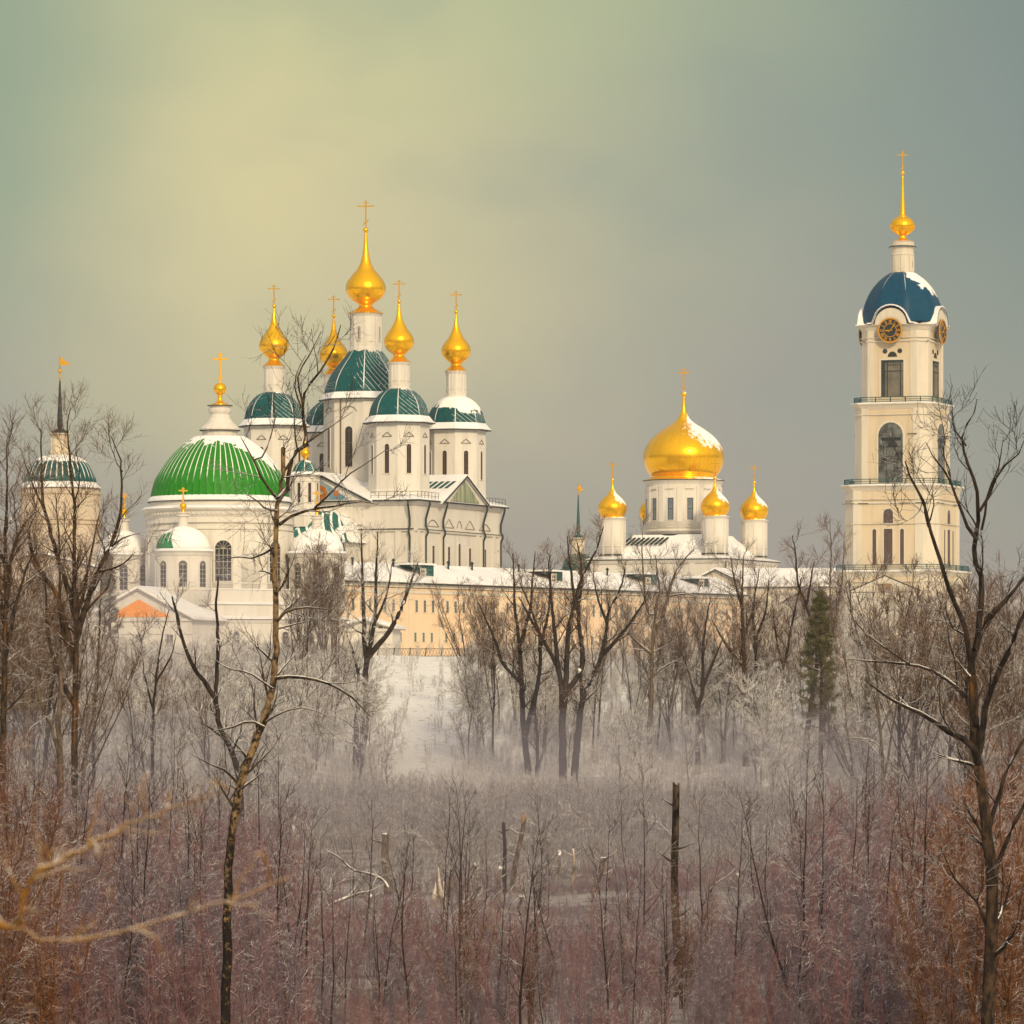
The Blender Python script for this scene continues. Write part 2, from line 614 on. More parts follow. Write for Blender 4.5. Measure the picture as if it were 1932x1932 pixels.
    # roof railings
    for pts in ([(105, -b - 7), (b + 7, -b - 7), (b + 7, -108)], [(b + 7, 110), (b + 7, b + 7)]):
        m = B.mb()
        for (x0, y0), (x1, y1) in zip(pts[:-1], pts[1:]):
            L = math.hypot(x1 - x0, y1 - y0)
            nn = max(2, int(L / 15))
            for i in range(nn + 1):
                x, y = x0 + (x1 - x0) * i / nn, y0 + (y1 - y0) * i / nn
                m.box(x - .35, x + .35, y - .35, y + .35, E + 1, E + 15)
            for dz in (8, 15):
                m.tube([(x0, y0, E + dz), (x1, y1, E + dz)], .35, 4)
        B.part('roof_railing', m, M['black'])

    # ---------------- towers
    def tower(c, big, dm, sk=0):
        cx, cy = c
        if big:
            r, zd0, zd1, ze = 76, E + 10, z(756), z(755)
            drum_pr = [(r, zd0), (r, zd1)]
            dprof = [(76, 0), (75.5, 8), (70, 27), (58, 48), (42, 68), (29, 86)]
            eave_r, lan_r, lan_h = 86, 29, 68
        else:
            r, ze = 54, z(798, -170)
            zd0, zd1 = E + 5, ze
            dprof = [(54.5, 0), (54, 7), (50, 23), (42, 37), (31, 48), (20, 54)]
            eave_r, lan_r, lan_h = 65, 18.5, 49
        m = B.mb()
        m.smooth = True
        m.smooth = False
        O8 = 1.045
        m.lathe([(r * O8, zd0), (r * O8, zd1)], 8, a0=PI / 8)
        m.smooth = False
        m.lathe([(r * O8 + .2, zd1 - 3), (r * O8 + 4, zd1 - .5), (r * O8 + .2, zd1)], 8, a0=PI / 8)
        m.lathe([(r * O8 + 1.5, zd0 + 1), (r * O8 + 1.5, zd0 + (14 if not big else 6)), (r * O8, zd0 + (16 if not big else 9))], 8, a0=PI / 8)
        drum = B.part('drum', m, M['white'], None, (cx, cy, 0))
        if big:
            B.ring_windows(drum, r * .967, z(884), 15.5, 76, A8, WMB, cols=2, rows=3, cas=2.5, bar=1.1, dep=1.2)
        else:
            B.ring_windows(drum, r * .967, z(895, -170), 9, 54, A8, WMB, cols=2, rows=2, cas=2.2, bar=.9, dep=1.0)
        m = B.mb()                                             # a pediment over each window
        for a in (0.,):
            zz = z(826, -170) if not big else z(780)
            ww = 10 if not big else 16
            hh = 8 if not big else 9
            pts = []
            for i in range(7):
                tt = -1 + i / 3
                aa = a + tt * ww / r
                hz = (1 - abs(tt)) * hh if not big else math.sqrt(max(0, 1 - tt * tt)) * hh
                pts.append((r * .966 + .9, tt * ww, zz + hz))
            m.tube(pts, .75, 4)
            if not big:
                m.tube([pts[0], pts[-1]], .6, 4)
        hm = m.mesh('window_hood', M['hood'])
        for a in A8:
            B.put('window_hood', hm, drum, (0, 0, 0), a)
        if sk:
            m = B.mb()
            a = -PI / 2 - .62 + math.radians(23.5)
            m.tube([((r + 1.6) * math.cos(a), (r + 1.6) * math.sin(a), zz) for zz in (zd1, zd0)], 1.2, 5)
            B.part('drainpipe', m, M['brown_frame'], drum)
        # dome on flared snow covered eave
        m = B.mb()
        m.smooth = True
        n8 = 16
        m.lathe(smooth_prof(dprof), n8 * 3, a0=PI / 8, mod=lambda i, zz: math.cos(PI / 8) / math.cos(((i % 6) / 6 - .5) * PI / 4) * 1.03)
        dome = B.part('dome', m, dm, None, (cx, cy, ze + 9))
        m = B.mb()
        m.smooth = True
        m.smooth = False
        m.lathe([(q * 1.04, w) for q, w in ((r - 2, -1), (eave_r - .5, -1.2), (eave_r, .6), (eave_r - 4, 3.4), (dprof[0][0] + 3, 8), (dprof[0][0] - .5, 12.5))], 8, a0=PI / 8)
        sk_ = B.part('snowy_eave', m, M['snow'], dome, (0, 0, -9))
        m = B.mb()
        m.lathe([(q * 1.04, w) for q, w in ((eave_r - 1, -2.4), (eave_r + .3, -2.2), (eave_r + .3, -.6), (eave_r - 1, -.5))], 8, a0=PI / 8)
        B.part('eave_edge', m, M['green_line'], dome, (0, 0, -9))
        # lantern
        top = dprof[-1][1]
        m = B.mb()
        m.lathe([(lan_r + 2, -6), (lan_r + 1, 3), (lan_r, 5), (lan_r, lan_h - 6), (lan_r + 1.2, lan_h - 4), (lan_r + 3, lan_h - 1), (lan_r + 3, lan_h)], 16)
        for i in range(8):                                     # niches framed by thin lesenes
            a = (i + .5) * PI / 4
            m.T = Matrix.Rotation(a, 4, 'Z')
            m.box(lan_r - 1, lan_r + .8, -1.6, 1.6, 5, lan_h - 6)
            m.T = Matrix.Rotation(i * PI / 4, 4, 'Z')
            m.box(lan_r - 1, lan_r + 1.1, -3.6, 3.6, 14, 15.2)
            m.T = None
        lan = B.part('lantern', m, M['white'], None, (cx, cy, ze + 9 + top))
        if big:
            for i in (2, 4, 6, 0):
                a = i * PI / 4 + PI
                B.put('window', win_mesh(5, 24, k, False, 1, 6, .8, WMB, bar=.7, dep=.6), lan, (lan_r * .985 * math.cos(a), lan_r * .985 * math.sin(a), 18), a + PI / 2)
            pr = [(34, 0), (33, 1), (24, 6), (16, 11), (13, 14), (14, 17), (18, 21), (28, 27), (35, 36), (37.8, 46), (36, 57), (31, 66), (24, 75), (16, 84),
                  (10.5, 95), (7, 108), (4.2, 126), (2.4, 152), (2, 154)]
            onion_cupola(B, 'gold_cupola', (cx, cy, ze + 9 + top + lan_h), pr, M['gold'], (162, 52, 15, 1.0), (158, 5))
        else:
            pr = [(22, 0), (21, .8), (16, 5), (11, 10), (10, 13), (12, 16), (19, 21), (25.5, 29), (27.8, 38), (26.5, 46), (22, 54), (15, 63), (9.5, 73), (5.5, 84), (3, 97), (1.8, 110)]
            onion_cupola(B, 'gold_cupola', (cx, cy, ze + 9 + top + lan_h), pr, M['gold'], (116, 37, 11, .8), (113, 3.6))

    hs = 54 * k
    d1 = dome_mat('teal_dome_sheet', (.0, .085, .090), 86 * k, 8, .9, .12, -.4, 1.0, .30, .022, 40, (.0, .3))
    d2 = dome_mat('teal_dome_sheet_light_snow', (.0, .085, .090), hs, 8, .9, .15, -.2, 1.0, .4, .026, 30, (0, .3))
    d3 = dome_mat('teal_dome_sheet_heavy_snow', (.0, .075, .08), hs, 8, 1.0, .25, -.3, .66, .75, .026, 30, (0, .3))
    tower((0, 0), True, d1, 1)
    a = 129
    tower((a, -a), False, d2)
    tower((-a, -a), False, d2)
    tower((a, a), False, d3)
    tower((-a, a), False, d2)
    # ---------------- porch with curved roof
    pd = 75
    m = B.mb()
    pe = z(1025, -210)
    m.box(-84, 84, -b - 66, -b + 1, -6, pe)
    m.box(-86, 86, -b - 68, -b + 1, pe - 6, pe)
    porch = B.part('porch', m, M['white'])
    m = B.mb()
    rings = []
    ph = 64
    for i in range(11):
        t = i / 10
        f = math.sqrt(max(0, 1 - (t * .97) ** 2)) if t > .12 else 1.10 - t * .9
        hx, hy = 84 * f * .98 + 2, 66 * f * .98 + 2
        y1 = -b + .6
        rings.append([(-hx, -b - hy, pe + ph * t), (hx, -b - hy, pe + ph * t), (hx, y1, pe + ph * t), (-hx, y1, pe + ph * t)])
    m.loft(rings)
    pm = NB('porch_roof_teal_and_snow')
    x, y, zz = pm.sep(pm.obj())[:3]
    nf = pm.sep(pm.node('ShaderNodeTexCoord').outputs['Normal'])
    st = pm.math('ABSOLUTE', pm.math('SUBTRACT', pm.math('FRACT', pm.math('MULTIPLY', pm.math('ADD', x, pm.math('MULTIPLY', zz, .45)), .75)), .5))
    front = pm.ss(nf[1], -.5, -.35, 1, 0)
    nn = pm.noise(.5, pm.obj(), 3)
    bare = pm.math('MULTIPLY', pm.math('MULTIPLY', pm.ss(st, .12, .17), front), pm.ss(nn, .40, .46))
    pm.set(col=pm.mix(bare, SNOW, (.005, .12, .10)), rough=.6)
    B.part('porch_roof', m, pm.mat, porch)
    m = B.mb()
    m.tube([(90, -b - 70, pe + .6), (90, -b, pe + .6)], .8, 4)
    m.tube([(-90, -b - 70, pe + .6), (90, -b - 70, pe + .6)], .8, 4)
    m.tube([(80, -b - 72, pe - 2), (80, -b - 68, pe - 14), (80, -b - 68, -4)], 1.4, 5)
    m.prism([(42, pe + 48), (48, pe + 46), (78, pe + 16), (70, pe + 14), (56, pe + 30)], -b - 36, -b - 34)
    B.part('porch_trim', m, M['teal'], porch)
    # cupola over the porch
    c = (-14, -232, 0)
    m = B.mb()
    z0, z1 = pe + 30, z(896, -225)
    m.lathe([(27, z0), (27, z1 - 2), (31, z1)], 8, a0=PI / 8)
    for zz in (z0 + 20, z1 - 12):
        m.lathe([(28, zz), (28.6, zz + 1), (28, zz + 2)], 8, a0=PI / 8)
    td = B.part('porch_turret', m, M['white'], None, c)
    B.ring_windows(td, 25, z(948, -225), 6, 36, A8, WMB, arch=False, cols=1, rows=3, cas=1, bar=.8)
    m = B.mb()
    m.smooth = True
    m.lathe(smooth_prof([(32, 0), (26, 4), (23, 9), (19, 17), (11, 25), (3, 29)]), 24)
    B.part('dome', m, dome_mat('teal_turret_dome', (.004, .115, .108), 29 * k, 8, .9, .2, -.2, .95, .5, .06, 20, (0, .4), .22), None, (c[0], c[1], z1))
    onion_cupola(B, 'gold_cupola', (c[0], c[1], z1 + 28), [(3, 0), (4, 4), (8, 9), (9, 14), (6, 21), (2.4, 29), (1, 40)], M['gold'], (42, 20, 6, .6), (41, 1.6), 20)


cathedral()


# ================================================================== bell tower
def bell_tower():
    B = Bld('bell_tower', 'tall pale yellow bell tower with blue dome, gilded spire and two clocks', 'bell tower', 1703, 622, -22)
    k, z, R = B.k, B.z, B.root
    V = lambda v: z(v, -62)
    tiers = [(64, 16, V(612), V(763)), (74.5, 18, V(763), V(916)), (90, 22, V(918), V(1080)), (103, 25, V(1080), -6)]
    wh, ye = B.mb(), B.mb()
    for s, c, zt, zb in tiers:
        ye.oct([(s, c, zb), (s, c, zt)])
    # white corner piers, string courses and cornices
    for i, (s, c, zt, zb) in enumerate(tiers):
        e = 1.2
        for q in range(4):
            wh.T = Matrix.Rotation(q * PI / 2, 4, 'Z')
            pw = 13 if i < 2 else 16
            a = s - c
            wh.loft([[(a - pw, -s - e, zz), (a + .4, -s - e, zz), (s + e, -a - .4, zz), (s + e, -a + pw, zz), (s - 3, -a + pw, zz), (a - pw, -s + 3, zz)] for zz in (zb, zt)])
            wh.T = None
    for s, c, zz, h in ((64, 16, V(645), 3), (64, 16, V(638), 2), (74.5, 18, V(784), 3), (90, 22, V(952), 4), (90, 22, V(944), 2), (90, 22, V(990), 2), (103, 25, V(1100), 3)):
        wh.oct([(s + 1, c, zz), (s + 3.2, c, zz + h * .4), (s + 3.2, c, zz + h), (s + 1, c, zz + h)])
    wh.oct([(64.5, 16, V(612) - 12), (66, 16, V(612) - 10), (70, 17, V(612) - 4), (75, 18, V(612) - 1), (75, 18, V(612)), (64, 16, V(612) + .5)])
    for s, c, zt in ((74.5, 18, V(763)), (90, 22, V(918)), (103, 25, V(1080))):
        wh.oct([(s + .5, c, zt - 9), (s + 1.5, c, zt - 7), (s + 5, c, zt - 2), (s + 8, c + 2, zt), (s + 8, c + 2, zt + 1.6), (s - 4, c, zt + 1.6)])
    B.part('wall', ye, M['yellow'])
    B.part('corner_pier', wh, M['cream'])
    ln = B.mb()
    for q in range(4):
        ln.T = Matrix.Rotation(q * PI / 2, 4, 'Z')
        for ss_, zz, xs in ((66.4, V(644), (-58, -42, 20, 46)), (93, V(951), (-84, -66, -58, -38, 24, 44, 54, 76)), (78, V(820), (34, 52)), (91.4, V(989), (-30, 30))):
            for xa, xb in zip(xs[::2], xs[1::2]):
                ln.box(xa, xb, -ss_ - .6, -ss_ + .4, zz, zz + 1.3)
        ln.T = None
    B.part('shadow_strip', ln, M['green_line'])  # dark strips stand in for shadow lines along the ledges
    sn = B.mb()
    for s, c, zt in ((74.5, 18, V(763)), (90, 22, V(918)), (103, 25, V(1080))):
        sn.oct([(s + 8.4, c + 2, zt + 1.7), (s + 8, c + 2, zt + 3.2), (s - 11, c, zt + 5.5)])
    B.part('ledge_snow', sn, M['snow'])
    faces = [(0, -1, 0), (1, 0, PI / 2), (0, 1, PI), (-1, 0, -PI / 2)]
    # railings
    for s, zt in ((74.5, V(763) + 3), (90, V(918) + 3), (103, V(1080) + 3)):
        m = B.mb()
        a = s + 2
        c = 22 * s / 90
        P = [(a, -a + c), (a, a - c), (a - c, a), (-a + c, a), (-a, a - c), (-a, -a + c), (-a + c, -a), (a - c, -a)]
        for i in range(8):
            p, q = P[i], P[(i + 1) % 8]
            n = 4 if i % 2 == 0 else 1
            for j in range(n):
                x, y = p[0] + (q[0] - p[0]) * j / n, p[1] + (q[1] - p[1]) * j / n
                m.box(x - .9, x + .9, y - .9, y + .9, zt, zt + 11)
            for dz in (10.5, 6, 2):
                m.tube([(p[0], p[1], zt + dz), (q[0], q[1], zt + dz)], .45 if dz < 10 else .7, 4)
            L = math.hypot(q[0] - p[0], q[1] - p[1])
            nb = int(L / 2.6)
            for j in range(nb):
                t = j / nb
                x, y = p[0] + (q[0] - p[0]) * t, p[1] + (q[1] - p[1]) * t
                m.box(x - .14, x + .14, y - .14, y + .14, zt + 2, zt + 10)
        B.part('railing', m, M['teal'])
    dark = plain('dark_bell_chamber', (.035, .045, .05), .8, var=.6, scale=.6)  # flat dark colour stands in for the shade inside the openings
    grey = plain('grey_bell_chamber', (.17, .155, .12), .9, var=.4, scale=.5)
    for (nx, ny, rz) in faces:
        # bell opening of the top tier with lunette and two round holes
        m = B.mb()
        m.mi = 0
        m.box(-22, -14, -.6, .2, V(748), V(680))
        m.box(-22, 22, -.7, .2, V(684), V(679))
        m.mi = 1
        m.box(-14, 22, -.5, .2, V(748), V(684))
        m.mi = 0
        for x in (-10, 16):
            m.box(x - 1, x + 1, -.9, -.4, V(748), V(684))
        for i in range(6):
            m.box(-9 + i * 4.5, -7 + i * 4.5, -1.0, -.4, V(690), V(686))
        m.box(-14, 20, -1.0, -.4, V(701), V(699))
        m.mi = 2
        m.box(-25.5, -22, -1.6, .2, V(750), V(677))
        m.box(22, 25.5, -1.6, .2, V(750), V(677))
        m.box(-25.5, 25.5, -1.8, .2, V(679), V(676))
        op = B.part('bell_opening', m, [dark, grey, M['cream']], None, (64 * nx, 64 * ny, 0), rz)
        m = B.mb()
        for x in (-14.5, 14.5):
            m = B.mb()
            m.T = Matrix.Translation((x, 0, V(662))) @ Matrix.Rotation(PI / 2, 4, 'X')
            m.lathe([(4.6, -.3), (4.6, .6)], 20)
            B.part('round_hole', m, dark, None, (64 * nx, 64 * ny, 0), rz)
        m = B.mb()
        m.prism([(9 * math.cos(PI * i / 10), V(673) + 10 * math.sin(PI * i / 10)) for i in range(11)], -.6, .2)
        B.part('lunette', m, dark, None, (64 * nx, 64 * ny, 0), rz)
        # glazed arch of the second tier
        arch = [M['cream'], plain('arch_glass', (.15, .16, .15), .25, var=.88, scale=.7), M['black']]
        w = B.put('arched_window', win_mesh(48, 113, k, True, 3, 4, 4, arch, bar=.8, dep=1.6, name='arched_window'), R, (74.5 * nx, 74.5 * ny, V(911)), rz)
        m = B.mb()
        m.T = Matrix.Translation((0, -.9, 0)) @ Matrix.Diagonal((1, .06, 1, 1))
        m.smooth = True
        m.lathe([(.4, 12), (4, 11), (6, 7), (9, 2), (11, 0), (10, -.5)], 18)
        m.smooth = False
        m.box(-21, 16, -6, 6, 11, 17)
        B.part('hanging_bell', m, M['black'], w, (4, 0, 68))
        # windows of the third tier
        wm = [M['cream'], plain('tier_window_glass', (.10, .085, .085), .3, var=.4, scale=2), M['brown_frame']]
        B.put('window', win_mesh(19, 27, k, True, 3, 4, 2, wm, bar=.7, dep=.8), R, (90 * nx, 90 * ny, V(988)), rz)
        for x, ww in ((-27, 7.5), (0, 17), (27, 7.5)):
            B.put('window', win_mesh(ww, 67, k, True if ww < 10 else False, 2 if ww < 10 else 4, 9, 2, wm, bar=.6, dep=.8), R, (90 * nx + x * abs(ny) * (-ny), 90 * ny + x * abs(nx) * nx, V(1066)), rz)
        # pedimented porch at the foot
        m = B.mb()
        m.prism([(-66, -6), (66, -6), (66, V(1116)), (0, V(1088)), (-66, V(1116))], -8, .2)
        po = B.part('porch', m, M['cream'], None, (103 * nx, 103 * ny, 0), rz)
        m = B.mb()
        m.tube([(-70, -8.6, V(1116)), (0, -8.6, V(1087)), (70, -8.6, V(1116))], 1.1, 4)
        m.tube([(-66, -8.6, V(1118)), (66, -8.6, V(1118))], .6, 4)
        B.part('porch_edge', m, M['green_line'], po)
        m = B.mb()
        m.box(-13, 13, -8.8, -7.5, V(1116), V(1102))
        B.part('board', m, M['brick'], po)
        # clock with roman numerals under an arched gable
        m = B.mb()
        zc = V(624)
        pts = [(-40, V(612) - 1), (40, V(612) - 1)] + [(31 * math.cos(PI * i / 12), V(612) + 31 * math.sin(PI * i / 12) * .98) for i in range(13)]
        m.prism(pts, -11.6, 12)
        gab = B.part('clock_gable', m, M['cream'], None, (64 * nx, 64 * ny, 0), rz)
        m = B.mb()
        pts = [(-46, V(612) + .5), (-37, V(612) + 1)] + [(34 * math.cos(PI - PI * i / 12), V(612) + 2 + 33 * math.sin(PI * i / 12)) for i in range(1, 12)] + [(37, V(612) + 1), (46, V(612) + .5)]
        for (x0, z0), (x1, z1) in zip(pts[:-1], pts[1:]):
            m.loft([[(x0, y, z0), (x1, y, z1), (x1, y, z1 + 2.6), (x0, y, z0 + 2.6)] for y in (-14.5, 14)])
        B.part('gable_snow', m, M['snow'], gab)
        m = B.mb()
        m.tube([(x, -14.9, zz - .3) for x, zz in pts], .5, 4)
        B.part('gable_edge', m, M['green_line'], gab)
        ck = B.mb()
        RX = Matrix.Rotation(PI / 2, 4, 'X')
        ck.mi = 0
        ck.T = RX
        ck.lathe([(23, -1), (23, 1.2)], 48)
        ck.mi = 1
        ck.lathe([(21, 1.0), (24, 1.0), (24, 2.4), (21, 2.4)], 48, cap0=False, cap1=False)
        ck.lathe([(11.6, 1.1), (12.8, 1.1), (12.8, 1.9), (11.6, 1.9)], 40, cap0=False, cap1=False)
        def stroke(ang, r0, r1, w, off0=0., off1=0.):
            ck.T = Matrix.Rotation(ang, 4, 'Y')
            ck.loft([[(off0 - w, y, r0), (off0 + w, y, r0), (off1 + w, y, r1), (off1 - w, y, r1)] for y in (-1.15, -1.85)])
        num = ['XII', 'I', 'II', 'III', 'IIII', 'V', 'VI', 'VII', 'VIII', 'IX', 'X', 'XI']
        for hnum, txt in enumerate(num):
            ang = hnum * PI / 6
            wd = [{'I': 1.5, 'V': 3.0, 'X': 3.0}[ch] for ch in txt]
            x = -sum(wd) / 2
            for ch, w in zip(txt, wd):
                cx = x + w / 2
                if ch == 'I':
                    stroke(ang, 13.8, 20, .45, cx, cx)
                elif ch == 'V':
                    stroke(ang, 13.8, 20, .45, cx, cx - 1.1)
                    stroke(ang, 13.8, 20, .35, cx, cx + 1.1)
                else:
                    stroke(ang, 13.8, 20, .45, cx - 1.1, cx + 1.1)
                    stroke(ang, 13.8, 20, .35, cx + 1.1, cx - 1.1)
                x += w
        ck.T = None
        clock = B.part('clock', ck, [M['clockface'], plain('clock_gold', (.62, .30, .03), .4, .3)], None, (64 * nx + 13.2 * nx, 64 * ny + 13.2 * ny, zc), rz)
        for ang, L, w in ((math.radians(42), 19, .9), (math.radians(266), 12, 1.3)):
            hm = B.mb()
            hm.T = Matrix.Rotation(ang, 4, 'Y')
            hm.loft([[(-w * .5, y, -5), (w * .5, y, -5), (w, y, L * .55), (0, y, L), (-w, y, L * .55)] for y in (-2.1, -2.7)])
            B.part('clock_hand', hm, M['goldcross'], clock)
    # faceted blue dome
    m = B.mb()
    m.smooth = True
    zd = V(606)
    h = z(515) - zd
    pr = smooth_prof([(76, 0), (75, .12 * h), (71, .36 * h), (59, .64 * h), (43, .85 * h), (24, h)], 3)
    m.lathe(pr, 48, a0=PI / 8, mod=lambda i, zz: math.cos(PI / 8) / math.cos(((i % 6) / 6 - .5) * PI / 4) * 1.02)
    dm = dome_mat('blue_dome_sheet', (.0, .060, .125), h * k, 8, .85, .42, .35, .88, .5, .012, 0, (.6, .8))
    B.part('dome', m, dm, None, (0, 0, zd))
    m = B.mb()
    zl = z(516)
    m.lathe([(24, -4), (23, 1), (21, 2), (21, 33), (22, 34), (22, 36), (21, 37), (21, 47), (25, 49)], 24)
    m.lathe([(22, 50), (22, 58), (23, 59), (21, 60)], 24)
    for i in range(8):
        m.T = Matrix.Rotation(i * PI / 4 + .3, 4, 'Z')
        m.box(20, 21.8, -3.5, 3.5, 3, 33)
        m.T = None
    lan = B.part('lantern', m, M['cream'], None, (0, 0, zl))
    m = B.mb()
    m.lathe([(21, 48.6), (26, 48.8), (26, 50), (22, 51.5)], 24)
    B.part('lantern_ledge', m, M['green_line'], lan)
    m = B.mb()
    m.lathe([(23, -3), (25, -3), (24.5, -.5), (22, 0)], 24)
    B.part('lantern_ledge', m, M['green_line'], lan)
    for a in (-PI / 2 + .25, -.3):
        B.put('window', win_mesh(4.5, 13, k, False, 2, 6, .6, [M['cream'], M['glass'], M['frame']], bar=.5, dep=.5), lan, (21 * math.cos(a), 21 * math.sin(a), 10), a + PI / 2)
    pr = [(20, 0), (19, 1), (10, 5), (7.5, 9), (7, 12), (9, 14), (16, 19), (22, 26), (23.3, 31), (21, 39), (15, 45), (9, 47.5), (8.5, 49), (5.6, 52), (5, 56), (3.6, 80), (2.4, 105), (1.4, 128)]
    o = onion_cupola(B, 'gold_cupola', (0, 0, z(457)), pr, M['gold'], (133, 40, 9.5, .8), (131, 4))
    m = B.mb()
    for i in range(28):
        a = 2 * PI * i / 28
        m.tube([(r * math.cos(a), r * math.sin(a), zz) for r, zz in ((10, 15), (16.5, 19.5), (22, 25.5), (23.6, 31))], .8, 4)
    B.part('gadroon', m, M['gold'], o)


bell_tower()
# ================================================================== church with five broad golden onion domes
def golden_church():
    B = Bld('golden_domed_church', 'white church with one broad golden onion dome and four small ones', 'church', 1290, 772, -23.5)
    k, z, R = B.k, B.z, B.root
    b = 135
    E = z(1057, -60)
    m = B.mb()
    m.sq([(b, -6), (b, E)])
    m.sq([(b + 2, E - 8), (b + 5, E - 3), (b + 5, E - .5), (b, E - .5)])
    for q in (-128, -70, 0, 70, 128):
        m.box(q - 5, q + 5, -b - 2.5, -b + 1, -6, E - 8)
        m.box(b - 1, b + 2.5, q - 5, q + 5, -6, E - 8)
    B.part('wall', m, M['white'])
    for x in (-105, -68, 20, 58):
        B.put('window', win_mesh(9, 12, k, False, 2, 2, 1.5, [M['white'], M['teal'], M['frame']], bar=.8), R, (x, -b, E - 42), 0)
    m = B.mb()
    m.sq([(b + 6, E - .4), (b + 7, E + 2), (b - 20, E + 8), (78, E + 40), (72, E + 48)])
    roof = B.part('roof', m, M['snow'])
    for i in range(9):
        m = B.mb()
        x = -72 + i * 9.5
        m.slab((x - 16, -98, E + 28.5), (x - 11, -98, E + 28.5), (x - 2.5, -79, E + 41.5), (x - 7, -79, E + 41.5), 1.2)
        B.part('bare_metal_patch', m, M['green_line'], roof)
    m = B.mb()
    e = b + 6.4
    m.tube([(-e, -e, E - .6), (e, -e, E - .6), (e, e, E - .6)], .9, 4)
    m.tube([(b + 3, -b - 3, E - 2), (b + 3, -b - 3, E - 14), (b + 1, -b - 1, E - 18), (b + 1, -b - 1, -4)], 1.4, 5)
    m.tube([(-b - 3, -b - 3, E - 2), (-b - 2, -b - 2, E - 16), (-b - 2, -b - 2, -4)], 1.4, 5)
    B.part('roof_edge', m, M['green_line'], roof)
    # main drum
    zb, zt = E + 46, z(908)
    m = B.mb()
    m.smooth = True
    m.lathe([(71, zb), (71, zt)], 60)
    m.smooth = False
    m.lathe([(71.2, zb + 8), (73, zb + 9), (73, zb + 12), (71.2, zb + 13)], 60)
    m.lathe([(71, zt - 8), (73, zt - 4), (76, zt - 1), (77, zt), (60, zt)], 60)
    for i in range(12):
        m.T = Matrix.Rotation((i + .5) * PI / 6, 4, 'Z')
        m.box(70, 72.2, -5, 5, zb + 26, zt - 12)
        m.T = Matrix.Rotation(i * PI / 6, 4, 'Z')
        m.box(70, 73, -8, 8, zt - 17, zt - 15.5)
        m.box(70, 72.5, -6, 6, zb + 16, zb + 17.5)
        m.T = None
    drum = B.part('drum', m, M['white'])
    B.ring_windows(drum, 71, z(983), 11.5, 41, [i * PI / 6 + math.radians(-82.2 + 23.5 + 0) for i in range(12)], [M['white'], M['glass_blue'], M['black']], arch=False, cols=1, rows=2, cas=1.6, bar=1.3, dep=.7)
    m = B.mb()
    m.lathe([(71.5, zb - 1), (74, zb), (74, zb + 2.6), (71.5, zb + 3)], 60)
    B.part('drum_edge', m, M['green_line'], drum)
    m = B.mb()
    m.lathe([(76, zt - .8), (77.6, zt), (77, zt + 1.2), (74, zt + 1.4)], 60)
    B.part('drum_edge', m, M['green_line'], drum)
    # onion
    pr = [(73, 0), (71, 2), (61, 5), (65, 12), (71, 21), (75, 33), (76.3, 46), (73.5, 59), (66.5, 72), (55, 85), (37.5, 98), (23, 107), (11.5, 117), (5, 131), (2.8, 148), (2.2, 160)]
    onion_cupola(B, 'gold_cupola', (0, 0, zt + 1), pr, M['gold_snow'], (167, 46, 10.5, 1.1), (163, 5.5), 64)
    # four corner drums
    a = 103
    for cx, cy in ((a, -a), (-a, -a), (a, a), (-a, a)):
        zt = z(979, -40)
        m = B.mb()
        m.smooth = True
        m.lathe([(24, E + 5), (24, zt)], 32)
        m.smooth = False
        m.lathe([(24, zt - 4), (26, zt - 1), (27.5, zt), (27.5, zt + 1), (20, zt + 1.2)], 32)
        for i in range(8):
            m.T = Matrix.Rotation(i * PI / 4, 4, 'Z')
            m.box(23, 25.2, -7, 7, E + 26, E + 27.5)
            m.T = Matrix.Rotation((i + .5) * PI / 4, 4, 'Z')
            m.box(23, 24.9, -2, 2, E + 6, zt - 4)
            m.T = None
        d = B.part('drum', m, M['white'], None, (cx, cy, 0))
        m = B.mb()
        m.lathe([(24.4, E + 8), (26, E + 9), (24.4, E + 11)], 32)
        B.part('drum_edge', m, M['green_line'], d)
        pr = [(24, 0), (21, 2), (22.5, 5), (26, 12), (27, 19), (25.5, 26), (21, 33), (14.5, 40), (8, 46), (4, 53), (2.2, 60), (1.6, 69)]
        onion_cupola(B, 'gold_cupola', (cx, cy, zt + 1), pr, M['gold_snow'], (73, 32, 7.5, .7), (71, 3.4), 32)


golden_church()


